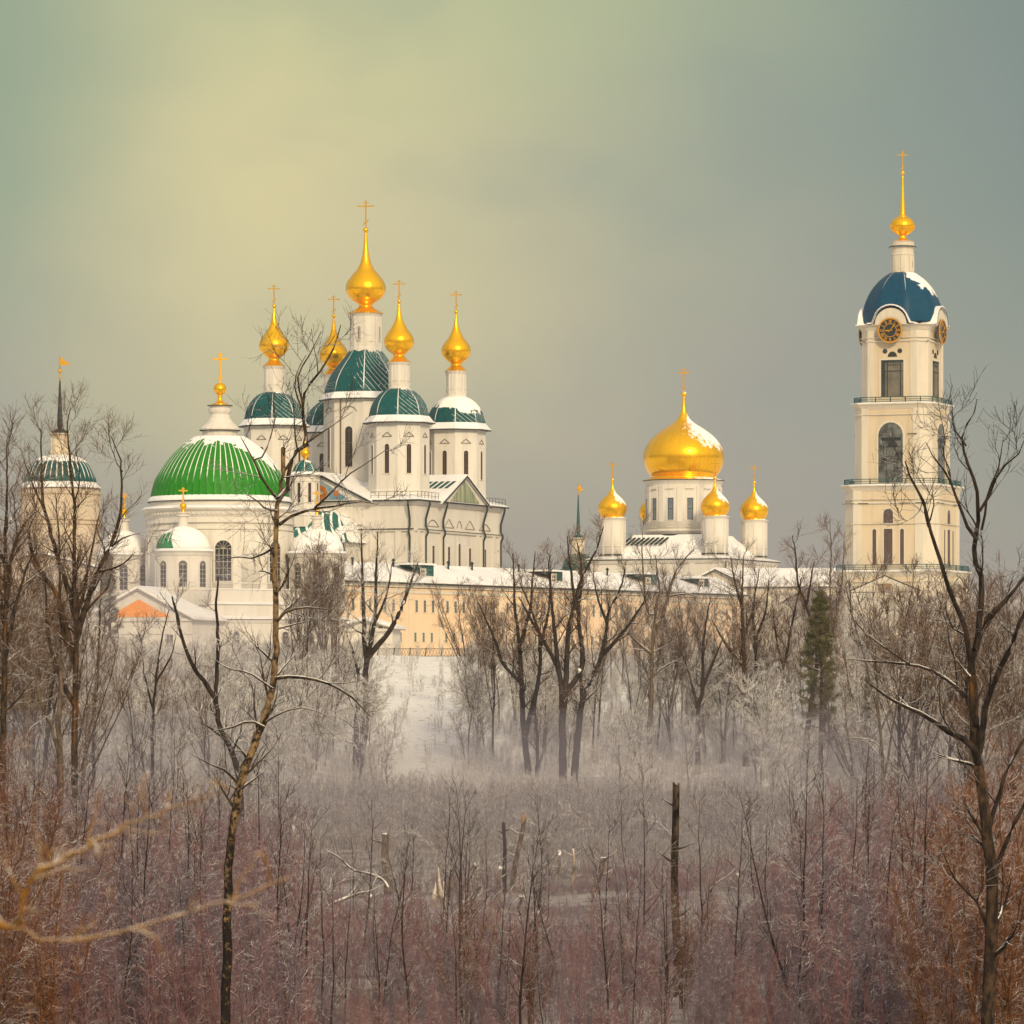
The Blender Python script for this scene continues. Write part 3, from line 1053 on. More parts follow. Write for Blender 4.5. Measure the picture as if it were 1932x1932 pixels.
# ================================================================== church with the big green dome
def green_church():
    B = Bld('green_domed_church', 'white church with a big bright green ribbed dome half under snow', 'church', 415, 610, 28)
    k, z, R = B.k, B.z, B.root
    wm = [M['white'], M['glass'], M['frame']]
    m = B.mb()
    b = 183
    m.sq([(b, -6), (b, z(1168, -170))])
    zl = z(1140, -170)
    m.sq([(b - 14, z(1172, -170)), (b - 14, zl)])
    m.sq([(b - 26, zl), (b - 26, z(1112, -170))])
    m.sq([(b + 1, z(1176, -170)), (b + 5, z(1170, -170)), (b, z(1169, -170))])
    B.part('wall', m, M['white'])
    for x in (-150, -100, -50, 50, 100, 150):
        B.put('window', win_mesh(13, 40, k, True, 2, 4, 2.5, wm, bar=.9), R, (x, -b, z(1232, -170)), 0)
    m = B.mb()
    z1 = z(1168, -170)
    m.sq([(b + 6, z1), (b + 6, z1 + 2), (b - 13, z1 + 6)])
    m.sq([(b - 10, zl), (b - 10, zl + 1.6), (b - 25, zl + 5)])
    z2 = z(1112, -170)
    m.sq([(b - 24, z2), (b - 24, z2 + 1.6), (b - 40, z2 + 2.4)])
    B.part('ledge_snow', m, M['snow'])
    # great drum
    zt = z(964)
    m = B.mb()
    m.smooth = True
    m.lathe([(138, z2 - 4), (138, zt - 2)], 72)
    m.smooth = False
    for v, r0, r1, h in ((992, 138.2, 142, 3), (1004, 138.2, 140.5, 2.4), (1106, 138.2, 141, 4)):
        m.lathe([(r0, z(v)), (r1, z(v) + h * .5), (r1, z(v) + h), (r0, z(v) + h)], 72)
    m.lathe([(138, zt - 16), (140, zt - 13), (142, zt - 6), (147, zt - 2), (148, zt), (130, zt + .4)], 72)
    for i in range(96):
        m.T = Matrix.Rotation(2 * PI * i / 96, 4, 'Z')
        m.box(140, 143.5, -1.6, 1.6, zt - 11, zt - 7)
    for i in range(16):
        m.T = Matrix.Rotation((i + .5) * PI / 8 + math.radians(-84.5 - 28), 4, 'Z')
        m.box(137, 139.6, -8, 8, z2 - 4, z(1006))
    m.T = None
    drum = B.part('drum', m, M['white'])
    B.ring_windows(drum, 138, z(1100), 31, 76, [i * PI / 4 + math.radians(-84 - 28) for i in range(8)], wm, cols=4, rows=5, cas=3, bar=1.0, dep=2, fan=True, push=.4)
    m = B.mb()
    m.smooth = True
    m.lathe([(148.6, zt + .3), (148, zt + 2), (143, zt + 5), (132, zt + 7)], 72)
    m.lathe([(136.5, z(948) - .5), (136.8, z(948) + 1), (133, z(940)), (128, z(937))], 72)
    B.part('cornice_snow', m, M['snow'], drum)
    m = B.mb()
    m.lathe([(132.5, zt + 6), (132.5, z(949)), (136, z(948) - 1), (120, z(948))], 72)
    B.part('dome_ring', m, M['white'], drum)
    m = B.mb()
    m.lathe([(135, z(948) - 1.6), (137, z(948) - 1.2), (137, z(948) - .4), (135, z(948) - .2)], 72)
    B.part('ring_edge', m, M['green_line'], drum)
    # dome with standing seams
    z0 = z(944)
    pr = smooth_prof([(130, 0), (129.5, 8), (127, 20), (121, 40), (110, 60), (97, 78), (80, 96), (65, 108), (48, 120)], 3)
    m = B.mb()
    m.smooth = True
    m.lathe(pr, 240, mod=lambda i, zz: 1.008 if i % 4 == 0 else 1.0)
    dm = dome_mat('bright_green_dome_sheet', (.016, .225, .008), 120 * k, 60, 1.15, .58, -.20, 1.03, .62, .10, 0, (.22, .5), None, .07)
    # one green on every flank, no teal shift
    nb = dm.node_tree
    B.part('dome', m, dm, None, (0, 0, z0))
    # lantern
    z1 = z(825)
    m = B.mb()
    m.lathe([(50, -3), (49, 1), (33, 3), (33, 12), (38, 13), (38, 16), (34, 20), (26, 27), (20, 36), (18, 43), (21.5, 48), (22.5, 52), (20, 55), (18, 57), (22, 59), (23.5, 60), (15, 61)], 16)
    lan = B.part('lantern', m, M['white'], None, (0, 0, z1))
    for pr in ([(48, -4), (51, -3), (51, -1.6), (48, -1)], [(37, 11.5), (39, 12), (39, 13), (37, 13.2)], [(22, 58.5), (24.2, 59), (24.2, 60), (22, 60.4)]):
        m = B.mb()
        m.lathe(pr, 32)
        B.part('lantern_edge', m, M['green_line'], lan)
    pr = [(15.5, 0), (15, 2), (8, 5), (4.5, 10), (4, 16), (3.8, 20)]
    onion_cupola(B, 'gold_cupola', (0, 0, z1 + 61), pr, M['gold'], (39, 60, 13.5, 1.5), (30, 12))
    # four corner cupolas
    a = 137
    for i, (cx, cy) in enumerate(((-a, -a), (a, -a), (-a, a), (a, a))):
        q = -185
        zt = z(1041, q)
        m = B.mb()
        m.smooth = True
        m.lathe([(51, z2 - 30), (51, zt - 2)], 40)
        m.smooth = False
        m.lathe([(51, zt - 9), (53, zt - 7), (54, zt - 4), (57, zt - .6), (58, zt), (40, zt)], 40)
        m.lathe([(51, z2 - 3), (53, z2 - 2), (53, z2 + 1), (51, z2 + 2)], 40)
        d = B.part('drum', m, M['white'], None, (cx, cy, 0))
        B.ring_windows(d, 51, z(1109, q), 16, 49, [j * PI / 4 + math.radians(-86.5 - 28) for j in range(8)], wm, cols=2, rows=5, cas=1.6, bar=.9, dep=.9, fan=True)
        m = B.mb()
        m.smooth = True
        m.lathe([(58.6, zt), (58, zt + 2), (54, zt + 4.5), (48, zt + 5.5)], 40)
        B.part('cornice_snow', m, M['snow'], d)
        m = B.mb()
        m.smooth = True
        hh = 42
        m.lathe([(49.5 * math.cos(t * PI / 24), hh * math.sin(t * PI / 24)) for t in range(0, 11)] + [(9, hh)], 96, mod=lambda i, zz: 1.012 if i % 4 == 0 else 1.0)
        B.part('dome', m, dome_mat('small_green_dome_%d' % i, (.02, .24, .09), hh * k, 24, .9, 3.0, -1.0, .62 if i == 0 else -.3, .25, .10, 0, (.2, .4)), None, (cx, cy, zt + 5))
        m = B.mb()
        m.lathe([(10, 0), (9.5, 2), (8.5, 18), (10, 20), (12.5, 21), (12.5, 23), (9, 24), (11.5, 26), (6, 28)], 16)
        B.part('lantern', m, M['white'], None, (cx, cy, zt + 45))
        onion_cupola(B, 'gold_cupola', (cx, cy, zt + 72), [(3.4, 0), (3, 3), (2.6, 6), (2.6, 8)], M['gold'], (18, 29, 7.5, 1.1), (12, 6.5), 16)


green_church()


# ================================================================== towers with spires and weather vanes
def vane_tower(name, label, u, Y, deg, v, sc, flag, body, dsnow):
    B = Bld(name, label, 'tower', u, Y, deg)
    z, k = B.z, B.k
    fl, ball, gt, st, sb, ct, lb, db, sk, skr = v
    m = B.mb()
    m.smooth = True
    r = skr * .93
    m.lathe([(r, -6), (r, z(sk) - 1)], 40)
    m.smooth = False
    for q, h in ((z(sk) - 14, 6), (z(sk) - 62 * sc, 3), (z(sk) - 70 * sc, 3)):
        if q > 0:
            m.lathe([(r, q), (r + 3 * sc, q + h * .5), (r + 3 * sc, q + h), (r, q + h)], 40)
    B.part('wall', m, body)
    m = B.mb()
    m.smooth = True
    dr = skr * .84
    h = z(lb) - z(db)
    m.lathe(smooth_prof([(dr, 0), (dr * .985, h * .15), (dr * .91, h * .42), (dr * .78, h * .70), (dr * .56, h * .92), (dr * .3, h)]), 144, mod=lambda i, zz: 1.01 if i % 4 == 0 else 1.0)
    dome = B.part('dome', m, dsnow(h * k), None, (0, 0, z(db)))
    m = B.mb()
    m.smooth = True
    m.lathe([(skr - 2, z(sk) - .4), (skr, z(sk) + .6), (skr * .93, z(sk) + 3 * sc), (dr + 2, z(db) - 1), (dr - 2, z(db) + 1.4)], 48)
    B.part('snowy_eave', m, M['snow'] if sc > .8 else M['teal'], dome, (0, 0, -z(db)))
    m = B.mb()
    lr = 17.5 * sc
    m.lathe([(lr + 2 * sc, z(lb) - 3), (lr, z(lb) + 4 * sc), (lr, z(ct) - 4 * sc), (lr + 3 * sc, z(ct) - 1), (lr + 4 * sc, z(ct))], 8, a0=PI / 8)
    lan = B.part('lantern', m, M['yellow'])
    m = B.mb()
    for i in range(8):
        m.T = Matrix.Rotation((i + .5) * PI / 4, 4, 'Z')
        m.box(lr - 1.5, lr + .4, -2.2 * sc, 2.2 * sc, z(lb) + 4 * sc, z(ct) - 4 * sc)
    m.T = None
    m.lathe([(lr + 3, z(ct) - 1.4), (lr + 5 * sc, z(ct)), (lr + 3, z(ct) + 1.2)], 24)
    B.part('lantern_trim', m, M['cream'], lan)
    m = B.mb()
    zs = z(ct) + 1.5
    m.lathe([(14 * sc, zs), (14 * sc, zs + 4 * sc), (9 * sc, zs + 7 * sc), (4 * sc, zs + 9 * sc), (5.6 * sc, zs + 15 * sc), (5 * sc, zs + 30 * sc), (1.4 * sc, z(st))], 8)
    sp = B.part('spire', m, flag[1])
    m = B.mb()
    m.smooth = True
    m.lathe([(1.6 * sc, z(st)), (1.0 * sc, z(ball) - 4 * sc)], 8)
    m.lathe([(4 * sc * math.sin(PI * i / 8) + .02, z(ball) - 4 * sc * math.cos(PI * i / 8)) for i in range(9)], 12)
    m.lathe([(.8 * sc, z(ball) + 4 * sc), (.6 * sc, z(fl) + 2), (1.3 * sc, z(fl) + 2.5), (.1, z(fl) + 5 * sc)], 6)
    vane = B.part('vane_pole', m, M['goldcross'], sp)
    m = B.mb()
    z0, w = z(gt), flag[0]
    h = z(fl) - z0
    m.prism([(.4, z0), (w, z0 + .5), (w * .75, z0 + h * .35), (w * .55, z0 + h * .5), (w * .3, z0 + h * .85), (w * .12, z0 + h), (.4, z0 + h * .9)], -.5 * sc, .5 * sc)
    B.part('vane_flag', m, M['goldcross'], vane, (0, 0, 0), -B.rz)


vane_tower('vane_tower', 'round tower with snow striped teal dome, dark spire and gilded vane at the far left', 113, 690, 0,
           (675, 700, 689, 719, 817, 819, 859, 913, 922, 82), 1.0, (21, M['black']), M['sand'],
           lambda h: dome_mat('striped_teal_dome', (.004, .085, .085), h, 36, 1.5, .05, -.5, 1.18, .30, .12, 0, (.12, .32), .05))
vane_tower('vane_tower', 'small spired tower with a green dome and weather vane, partly behind bare trees', 1091, 850, 0,
           (914, 922, 926, 934, 1010, 1016, 1044, 1074, 1076, 36), .68, (10, M['teal']), M['cream'],
           lambda h: dome_mat('dull_green_dome', (.03, .085, .075), h, 18, 1.3, .2, -.5, 1.6, .5, .06, 0, (.7, .9)))


# ================================================================== long residential block and neighbours
def long_block():
    q = 630 / 590
    d = Vector((.549, .836, 0)).normalized()
    P0 = Vector((-20.8 * q, 630, GZ)) - d * 4.2
    L = 97.0 * q + 4.2
    root = empty('monastery_block', P0, math.atan2(d.y, d.x), 'long peach residential block with snowy roof and rows of narrow windows', 'building')
    H = CZ + (VH - 1097) * 630 / F - GZ
    D = 10.0
    m = MB()
    m.box(0, L, 0, D, -.5, H - .4)
    root_part = m.build('wall', M['peach'], root)
    m = MB()
    m.box(-.1, L + .1, -.25, D + .1, H - .5, H - .05)
    m.box(0, L, -.14, -.0, H - 1.3, H - .9)
    for i in range(15):
        m.box(i * 7.45 + 4.3, i * 7.45 + 4.7, -.08, .02, -.5, H - .5)
    m.build('trim', M['cream'], root)
    rid = 2.6
    m = MB()
    m.prism([(-.6, H), (-.6, H + .28), (D / 2, H + rid + .3), (D + .6, H + .28), (D + .6, H)], 0, 1)
    m.v = [(-.6 + (v[1]) * (L + 1.2), v[0], v[2]) for v in m.v]
    roof = m.build('roof', M['snow'], root)
    m = MB()
    m.tube([(-.7, -.62, H + .02), (L + .6, -.62, H + .02)], .13, 4)
    m.tube([(-.7, -.1, H - .5), (L + .6, -.1, H - .5)], .06, 4)
    m.tube([(-.65, -.6, H + .3), (-.65, D / 2, H + rid + .32)], .08, 4)
    m.build('roof_edge', M['green_line'], roof)
    # windows in groups of three
    wu = win_mesh(.58, 1.62, 1.0, False, 2, 4, .16, [M['cream'], M['glass'], M['frame']], bar=.05, dep=.05)
    wl = win_mesh(.52, 1.25, 1.0, False, 2, 3, .15, [M['cream'], M['glass'], M['frame']], bar=.05, dep=.05)
    zu = CZ + (VH - 1155) * 645 / F - GZ
    zl = CZ + (VH - 1211) * 645 / F - GZ
    for g in range(14):
        for j in range(3):
            x = 4.5 + 7.45 * g + 3.72 + (j - 1) * 1.97
            if x < L - 1:
                link('window', wu, root, (x, 0, zu))
                link('window', wl, root, (x - .3, 0, zl))
    # roof dormers with dark green cheeks, facing the end of the block
    for x, s in ((27.2, 1.05), (59.7, .95), (85.4, 1.05), (100, .85)):
        m = MB()
        y0 = 1.5
        zr = H + .3 + rid * .3
        m.loft([[(x, y0 - .2, zr - .5), (x, y0 - .2, zr + 1.5 * s), (x - 5.5 * s, y0 + .3, zr + 1.75 * s)], [(x, y0 + 2.4, zr + .3), (x, y0 + 2.4, zr + 1.5 * s), (x - 5.5 * s, y0 + 2.4, zr + 1.75 * s)]])
        dn = m.build('dormer', M['teal'], root)
        m = MB()
        m.box(x - 5.4 * s, x + .25, y0 - .5, y0 + 2.6, zr + 1.52 * s, zr + 1.75 * s)
        m.build('dormer_snow', M['snow'], dn)
        link('window', win_mesh(1.0, 1.2, 1.0, False, 2, 2, .15, [M['cream'], M['glass'], M['cream']], bar=.12, dep=.1), dn, (x - 2.6 * s, y0 - .28, zr - .2))
    # vent pipes with little caps
    for x in (11.7, 21.3, 34.6, 40.5, 52.3, 68.3, 75.8):
        m = MB()
        z0 = H + rid - .3
        m.lathe([(.14, z0), (.14, z0 + .9)], 8, (x, 3.9))
        m.lathe([(.32, z0 + .9), (.05, z0 + 1.25)], 8, (x, 3.9))
        m.build('vent_pipe', M['green_line'], roof)


long_block()


def gabled(name, label, cat, u, v, Y, deg, w, depth, rise, wall, tymp=None, edge='green_line', wins=None, base=None, over=.5):
    """a block with a gable towards us: width w, eave at row v, all in metres"""
    k = Y / F
    H = CZ + (VH - v) * k - GZ
    root = empty(name, ((u - 966) * k, Y, GZ), math.radians(deg), label, cat)
    m = MB()
    m.box(-w / 2, w / 2, .02, depth, -.8, H)
    m.prism([(-w / 2, H), (w / 2, H), (0, H + rise)], .01, depth - .03)
    m.build('wall', wall, root)
    m = MB()
    s = rise / (w / 2)
    for sx in (-1, 1):
        e = w / 2 + over
        m.slab((sx * e, -over, H + rise - s * e + .05), (sx * e, depth + over, H + rise - s * e + .05), (0, depth + over, H + rise + .05), (0, -over, H + rise + .05), .34)
    roof = m.build('roof', M['snow'], root)
    m = MB()
    e = w / 2 + over
    m.tube([(-e, -over - .05, H + rise - s * e), (0, -over - .05, H + rise), (e, -over - .05, H + rise - s * e)], .10, 4)
    for sx in (-1, 1):
        m.tube([(sx * e, -over, H + rise - s * e), (sx * e, depth + over, H + rise - s * e)], .08, 4)
    m.build('roof_edge', M[edge], roof)
    m = MB()
    m.box(-w / 2 - .15, w / 2 + .15, -.22, .0, H - .4, H - .05)
    m.box(-w / 2 - .05, w / 2 + .05, -.12, .0, H - 2.0, H - 1.8)
    m.build('cornice', M['white'], root)
    if tymp:
        m = MB()
        m.prism([(-w / 2 * .60, H + .12), (w / 2 * .60, H + .12), (0, H + .12 + rise * .60)], -.06, .02)
        m.build('tympanum', tymp, root)
    if wins:
        for x, zz, ww, hh in wins:
            link('window', win_mesh(ww, hh, 1.0, False, 2, 3, .15, [M['white'], M['glass'], M['frame']], bar=.07, dep=.1), root, (x, 0, zz))
    return root


gabled('gabled_annex', 'low white annex with an orange tympanum under a snowy gable', 'building', 262, 1166, 586, -14, 13.6, 16, 3.6, M['white'], M['ochre'], 'frame',
       [(-4, 1.2, .9, 1.6), (0, 1.2, .9, 1.6), (4, 1.2, .9, 1.6)])
gabled('gabled_house', 'cream gabled house with a snowy roof behind the long block', 'building', 1351, 1098, 742, -20, 7.9, 14, 1.9, M['cream'], None, 'green_line', [(1.6, 8.6, .8, 1.0)])
gabled('gabled_house', 'pale house with long snowy roof right of the long block', 'building', 1405, 1107, 738, -94, 12, 15.5, 2.5, M['cream'], None, 'green_line')
gabled('gabled_house', 'low cream outbuilding with snowy gable behind the pine', 'building', 1527, 1133, 640, -8, 6.4, 5, 1.7, M['cream'], None, 'green_line', [(-2, 1.5, .6, 1.4), (2, 1.5, .6, 1.4)])
gabled('monastery_house', 'wide peach house with a snowy roof behind the trees at the far left', 'building', 75, 1086, 650, 0, 24, 12, 3.0, M['sand'], None, 'green_line',
       [(x, zz, .9, 1.7) for x in (-9, -6, -3, 0, 3, 6, 9) for zz in (2.2, 7.0)])
gabled('perimeter_house', 'low cream house with snowy roof between green domed church and long block', 'building', 688, 1185, 588, -10, 7.0, 5, 1.0, M['white'], None, 'frame',
       [(-2, 3.2, .6, 1.0), (0, 3.2, .6, 1.0), (2, 3.2, .6, 1.0)])


# fence on the crest of the slope
def fence():
    x0, x1, Y = -16.5, 14.0, 585.5
    root = empty('lattice_fence', (x0, Y, GZ), 0, 'low metal lattice fence along the crest below the peach block', 'fence')
    n = int((x1 - x0) / 1.95)
    h = 1.05
    m = MB()
    for i in range(n):
        xa, xb = i * 1.95, (i + 1) * 1.95
        za, zb = gz(x0 + xa, Y) - GZ, gz(x0 + xb, Y) - GZ
        for hh in (.15, h):
            m.tube([(xa, 0, za + hh), (xb, 0, zb + hh)], .035, 4)
        for j in range(5):
            a, b = xa + (xb - xa) * j / 5, xa + (xb - xa) * (j + 1) / 5
            m.tube([(a, 0, za + .15), (b, 0, zb + h)], .02, 3)
            m.tube([(a, 0, za + h), (b, 0, zb + .15)], .02, 3)
    m.build('lattice', M['black'], root)
    for i in range(n + 1):
        m = MB()
        z0 = gz(x0 + i * 1.95, Y) - GZ
        m.tube([(i * 1.95 - .12, -.1, z0 - .4), (i * 1.95 + .16, 0, z0 + h + .15)], .07, 5)
        m.build('post', M['black'], root)


fence()
# ------------------------------------------------------------------ bare winter trees
def tubes_mesh(name, polys, mat, n=3):
    """polys: list of (points (N,3), radii (N,), sides)"""
    groups = {}
    for P, R, ns in polys:
        groups.setdefault((len(P), ns), []).append((P, R))
    V, Q, off = [], [], 0
    for (N, ns), lst in groups.items():
        P = np.array([q[0] for q in lst], float)
        R = np.array([q[1] for q in lst], float)
        T = np.gradient(P, axis=1)
        T /= np.linalg.norm(T, axis=2, keepdims=True) + 1e-9
        ref = np.zeros_like(T)
        vert = np.abs(T[..., 2]) > .9
        ref[..., 2] = 1
        ref[vert] = (1, 0, 0)
        A = np.cross(T, ref)
        A /= np.linalg.norm(A, axis=2, keepdims=True) + 1e-9
        Bv = np.cross(T, A)
        ang = np.arange(ns) * 2 * PI / ns
        ring = P[:, :, None, :] + R[:, :, None, None] * (A[:, :, None, :] * np.cos(ang)[None, None, :, None] + Bv[:, :, None, :] * np.sin(ang)[None, None, :, None])
        V.append(ring.reshape(-1, 3))
        b = np.arange(len(lst))[:, None, None] * (N * ns)
        j = np.arange(N - 1)[None, :, None] * ns
        i = np.arange(ns)[None, None, :]
        i2 = (i + 1) % ns
        q = np.stack([b + j + i, b + j + i2, b + j + ns + i2, b + j + ns + i], -1).reshape(-1, 4) + off
        Q.append(q)
        off += len(lst) * N * ns
    V = np.concatenate(V)
    Q = np.concatenate(Q)
    me = bpy.data.meshes.new(name)
    me.vertices.add(len(V))
    me.vertices.foreach_set('co', V.ravel().astype(np.float32))
    me.loops.add(Q.size)
    me.loops.foreach_set('vertex_index', Q.ravel().astype(np.int32))
    me.polygons.add(len(Q))
    me.polygons.foreach_set('loop_start', (np.arange(len(Q)) * 4).astype(np.int32))
    me.polygons.foreach_set('use_smooth', np.ones(len(Q), bool))
    me.materials.append(mat)
    me.update(calc_edges=True)
    me.validate()
    return me


def resample(pts, n):
    P = np.array(pts, float)
    if len(P) > 2:                                   # Catmull-Rom
        E = np.vstack([2 * P[0] - P[1], P, 2 * P[-1] - P[-2]])
        out = []
        for i in range(1, len(E) - 2):
            for t in np.linspace(0, 1, 6)[:-1]:
                a, b, c, d = E[i - 1:i + 3]
                out.append(.5 * (2 * b + (c - a) * t + (2 * a - 5 * b + 4 * c - d) * t * t + (3 * b - a - 3 * c + d) * t ** 3))
        out.append(P[-1])
        P = np.array(out)
    L = np.concatenate([[0], np.cumsum(np.linalg.norm(np.diff(P, axis=0), axis=1))])
    s = np.linspace(0, L[-1], n)
    return np.stack([np.interp(s, L, P[:, i]) for i in range(3)], 1), L[-1]


def shoot(rng, p, d, L, r0, r1, n, up, wob):
    pts = [p]
    d = d / np.linalg.norm(d)
    for i in range(n - 1):
        d = d + rng.normal(0, wob, 3) + np.array((0, 0, up))
        d /= np.linalg.norm(d)
        p = p + d * L / (n - 1)
        pts.append(p)
    return np.array(pts), np.linspace(r0, r1, n)


def kids(rng, P, R, count, start, ang, L, taper, rr, up, wob, n, rmin, ns, plan=None):
    out = []
    N = len(P)
    for c in range(count):
        f = start + (1 - start) * (c + rng.random()) / count
        x = f * (N - 1)
        i = min(int(x), N - 2)
        p = P[i] + (P[i + 1] - P[i]) * (x - i)
        t = P[i + 1] - P[i]
        t = t / (np.linalg.norm(t) + 1e-9)
        a = rng.normal(0, 1, 3)
        a[2] += .15
        a -= t * a.dot(t)
        a /= np.linalg.norm(a) + 1e-9
        th = math.radians(rng.normal(ang, 12))
        d = t * math.cos(th) + a * math.sin(th)
        ln = L * (1 - taper * f) * rng.uniform(.6, 1.25)
        r = max(rmin, (R[i] + (R[i + 1] - R[i]) * (x - i)) * rr)
        PP, RR = shoot(rng, p, d, ln, r, rmin * .55, n, up, wob)
        out.append((PP, RR, ns))
    return out


def leafless(rng, stems, n1, L1, n2, L2, n3, L3, rmin, ang=45, start=.3, up=.06, wob=.14, n4=0, L4=0):
    """stems: (points, radii, sides); returns limbs and twigs"""
    limbs, twigs = list(stems), []
    for P, R, ns in stems:
        len_ = np.linalg.norm(np.diff(P, axis=0), axis=1).sum()
        st = start if R[0] > .5 * stems[0][1][0] else .1
        a = kids(rng, P, R, max(2, int(n1 * len_)), st, ang, L1, .55, .45, up, wob, 7, rmin * 1.3, 4)
        limbs += a
        for P2, R2, _ in a:
            b = kids(rng, P2, R2, n2, .15, 42, L2, .5, .6, up * .7, wob, 5, rmin, 3)
            twigs += b
            for P3, R3, _ in b:
                c = kids(rng, P3, R3, n3, .1, 40, L3, .4, .7, up * .5, wob, 4, rmin * .8, 3)
                twigs += c
                if n4:
                    for P4, R4, _ in c:
                        twigs += kids(rng, P4, R4, n4, .1, 38, L4, .3, .8, up * .3, wob, 3, rmin * .7, 3)
    return limbs, twigs


TW = {
    'dark': twig_mat('dark_twigs', [(.030, .021, .02), (.05, .033, .026)], .42),
    'frost': twig_mat('frosted_twigs', [(.22, .175, .155), (.14, .11, .105)], 1.0, .03),
    'brown': twig_mat('brown_twigs', [(.14, .070, .034), (.085, .050, .036)], .38),
    'sap': twig_mat('sapling_twigs', [(.06, .036, .038), (.09, .052, .048)], .5),
    'rust': twig_mat('rust_twigs', [(.24, .10, .042), (.15, .065, .04)], .38),
    'brush': twig_mat('brushwood', [(.24, .125, .13), (.175, .135, .165)], .34, .045),
    'brush_far': twig_mat('pale_brushwood', [(.165, .125, .12), (.13, .108, .115)], .66, .03),
    'brush_frost': twig_mat('frosted_brushwood', [(.26, .215, .19), (.17, .14, .13)], 1.0, .03),
}
BK = {
    'dark': bark_mat('dark_bark', (.014, .011, .011), (.050, .036, .028), .38),
    'warm': bark_mat('warm_bark', (.018, .013, .011), (.075, .048, .030), .36, orange=(.17, .075, .020)),
    'birch': bark_mat('birch_bark', (.014, .011, .010), (.27, .175, .085), .36, birch=True),
    'pale': bark_mat('pale_bark', (.075, .056, .044), (.17, .13, .095), .42),
    'sap': bark_mat('sapling_bark', (.018, .012, .014), (.055, .036, .034), .35),
    'snag': bark_mat('dead_wood', (.04, .03, .025), (.17, .12, .085), .55),
}


def hero(name, label, Y, stems, bark, twig, seed, par, cat='bare tree', group=None, wig=.5, jit=.012, bark2=None):
    """stems: ([(u, v), ...], r0, r1) with radii in picture units at distance Y; the first stem starts near the ground"""
    rng = np.random.default_rng(seed)
    k = Y / F
    u0, v0 = stems[0][0][0]
    x0 = (u0 - 966) * k
    g = gz(x0, Y)
    root = empty(name, (x0, Y, g), 0, label, cat, group)
    polys = []
    for si, (pts, r0, r1) in enumerate(stems):
        W = []
        dy = rng.uniform(-1, 1) * wig * (0 if si == 0 else 1)
        for i, (u, v) in enumerate(pts):
            p = at(u, v, Y)
            t = i / max(1, len(pts) - 1)
            W.append((p.x - x0, (dy * 2.5 * t) if si else .25 * math.sin(i * 1.3) * (i > 0), p.z - g))
        if si == 0:
            if W[0][2] > .05:
                W.insert(0, (W[0][0] - (W[1][0] - W[0][0]) * .1, 0, -.3))
            else:
                W[0] = (W[0][0], 0, -.3)
        L = sum(math.dist(a, b) for a, b in zip(W[:-1], W[1:]))
        n = max(6, int(L / (.055 * k * F / 100 + .25)))
        P, L = resample(W, n)
        P[1:] += rng.normal(0, jit * (Y / 100) ** .5, P[1:].shape) * np.array((1, 1, .3))
        R = np.linspace(1, 0, n) ** .8 * (r0 - r1) * k + r1 * k
        if si == 0:
            R[:3] *= np.array((1.35, 1.15, 1.05))
        polys.append((P, R, 10 if r0 * k > .12 else 6))
    limbs, twigs = leafless(rng, polys, **par)
    if bark2:
        link('trunk', tubes_mesh('trunk', limbs[:1], bark), root)
        link('limbs', tubes_mesh('limbs', limbs[1:], bark2), root)
    else:
        link('trunk', tubes_mesh('trunk', limbs, bark), root)
    link('crown', tubes_mesh('crown', twigs, twig), root)
    return root




def px(s):
    v = [float(q) for q in s.split()]
    return list(zip(v[::2], v[1::2]))


# --- the birch left of the centre
hero('birch_tree', 'tall leaning birch with black-patched lower trunk, its twigs before the green dome and white cathedral', 125, [
    (px('418 2060 424 1932 430 1700 436 1590 455 1480 490 1380 515 1290 521 1180 519 1080 521 1024 523 964 525 944 530 915 535 885 534 846'), 10.5, 3.2),
    (px('527 940 541 924 545 884 557 850 579 834 571 790 572 740 610 682 626 650 640 606'), 5, .9),
    (px('572 760 559 708 578 672 604 620'), 2.2, .6),
    (px('569 770 560 744 560 708 579 672'), 2, .5),
    (px('525 944 493 902 478 868 466 844 455 826'), 3.2, .6),
    (px('478 868 495 862 515 815 522 790'), 1.8, .5),
    (px('523 964 501 960 483 944 466 932'), 2.4, .6),
    (px('526 990 547 974 594 958 640 953 678 944 712 950'), 4.2, .8),
    (px('533 895 571 839 617 809 664 776'), 2.8, .6),
    (px('594 958 625 930 660 900 734 851'), 2.2, .5),
    (px('519 1280 563 1277 621 1290 664 1315 701 1352'), 4.2, .9),
    (px('523 1172 539 1155 579 1146 620 1150'), 3.2, .7),
    (px('498 1372 470 1360 440 1372 400 1380'), 3.4, .8),
    (px('455 1490 430 1455 395 1440 360 1420'), 3.0, .7),
    (px('521 1030 480 1052 440 1048 400 1056'), 2.6, .6),
    (px('515 1300 470 1270 430 1262 395 1240'), 2.6, .6),
    (px('497 1365 530 1345 575 1335 620 1352'), 2.2, .6),
], BK['birch'], TW['dark'], 11, dict(n1=1.1, L1=2.1, n2=6, L2=1.0, n3=4, L3=.5, rmin=.0065, ang=50, start=.42, up=.05), 'birch', bark2=bark_mat('birch_limb_bark', (.014, .011, .010), (.10, .065, .035), .40))

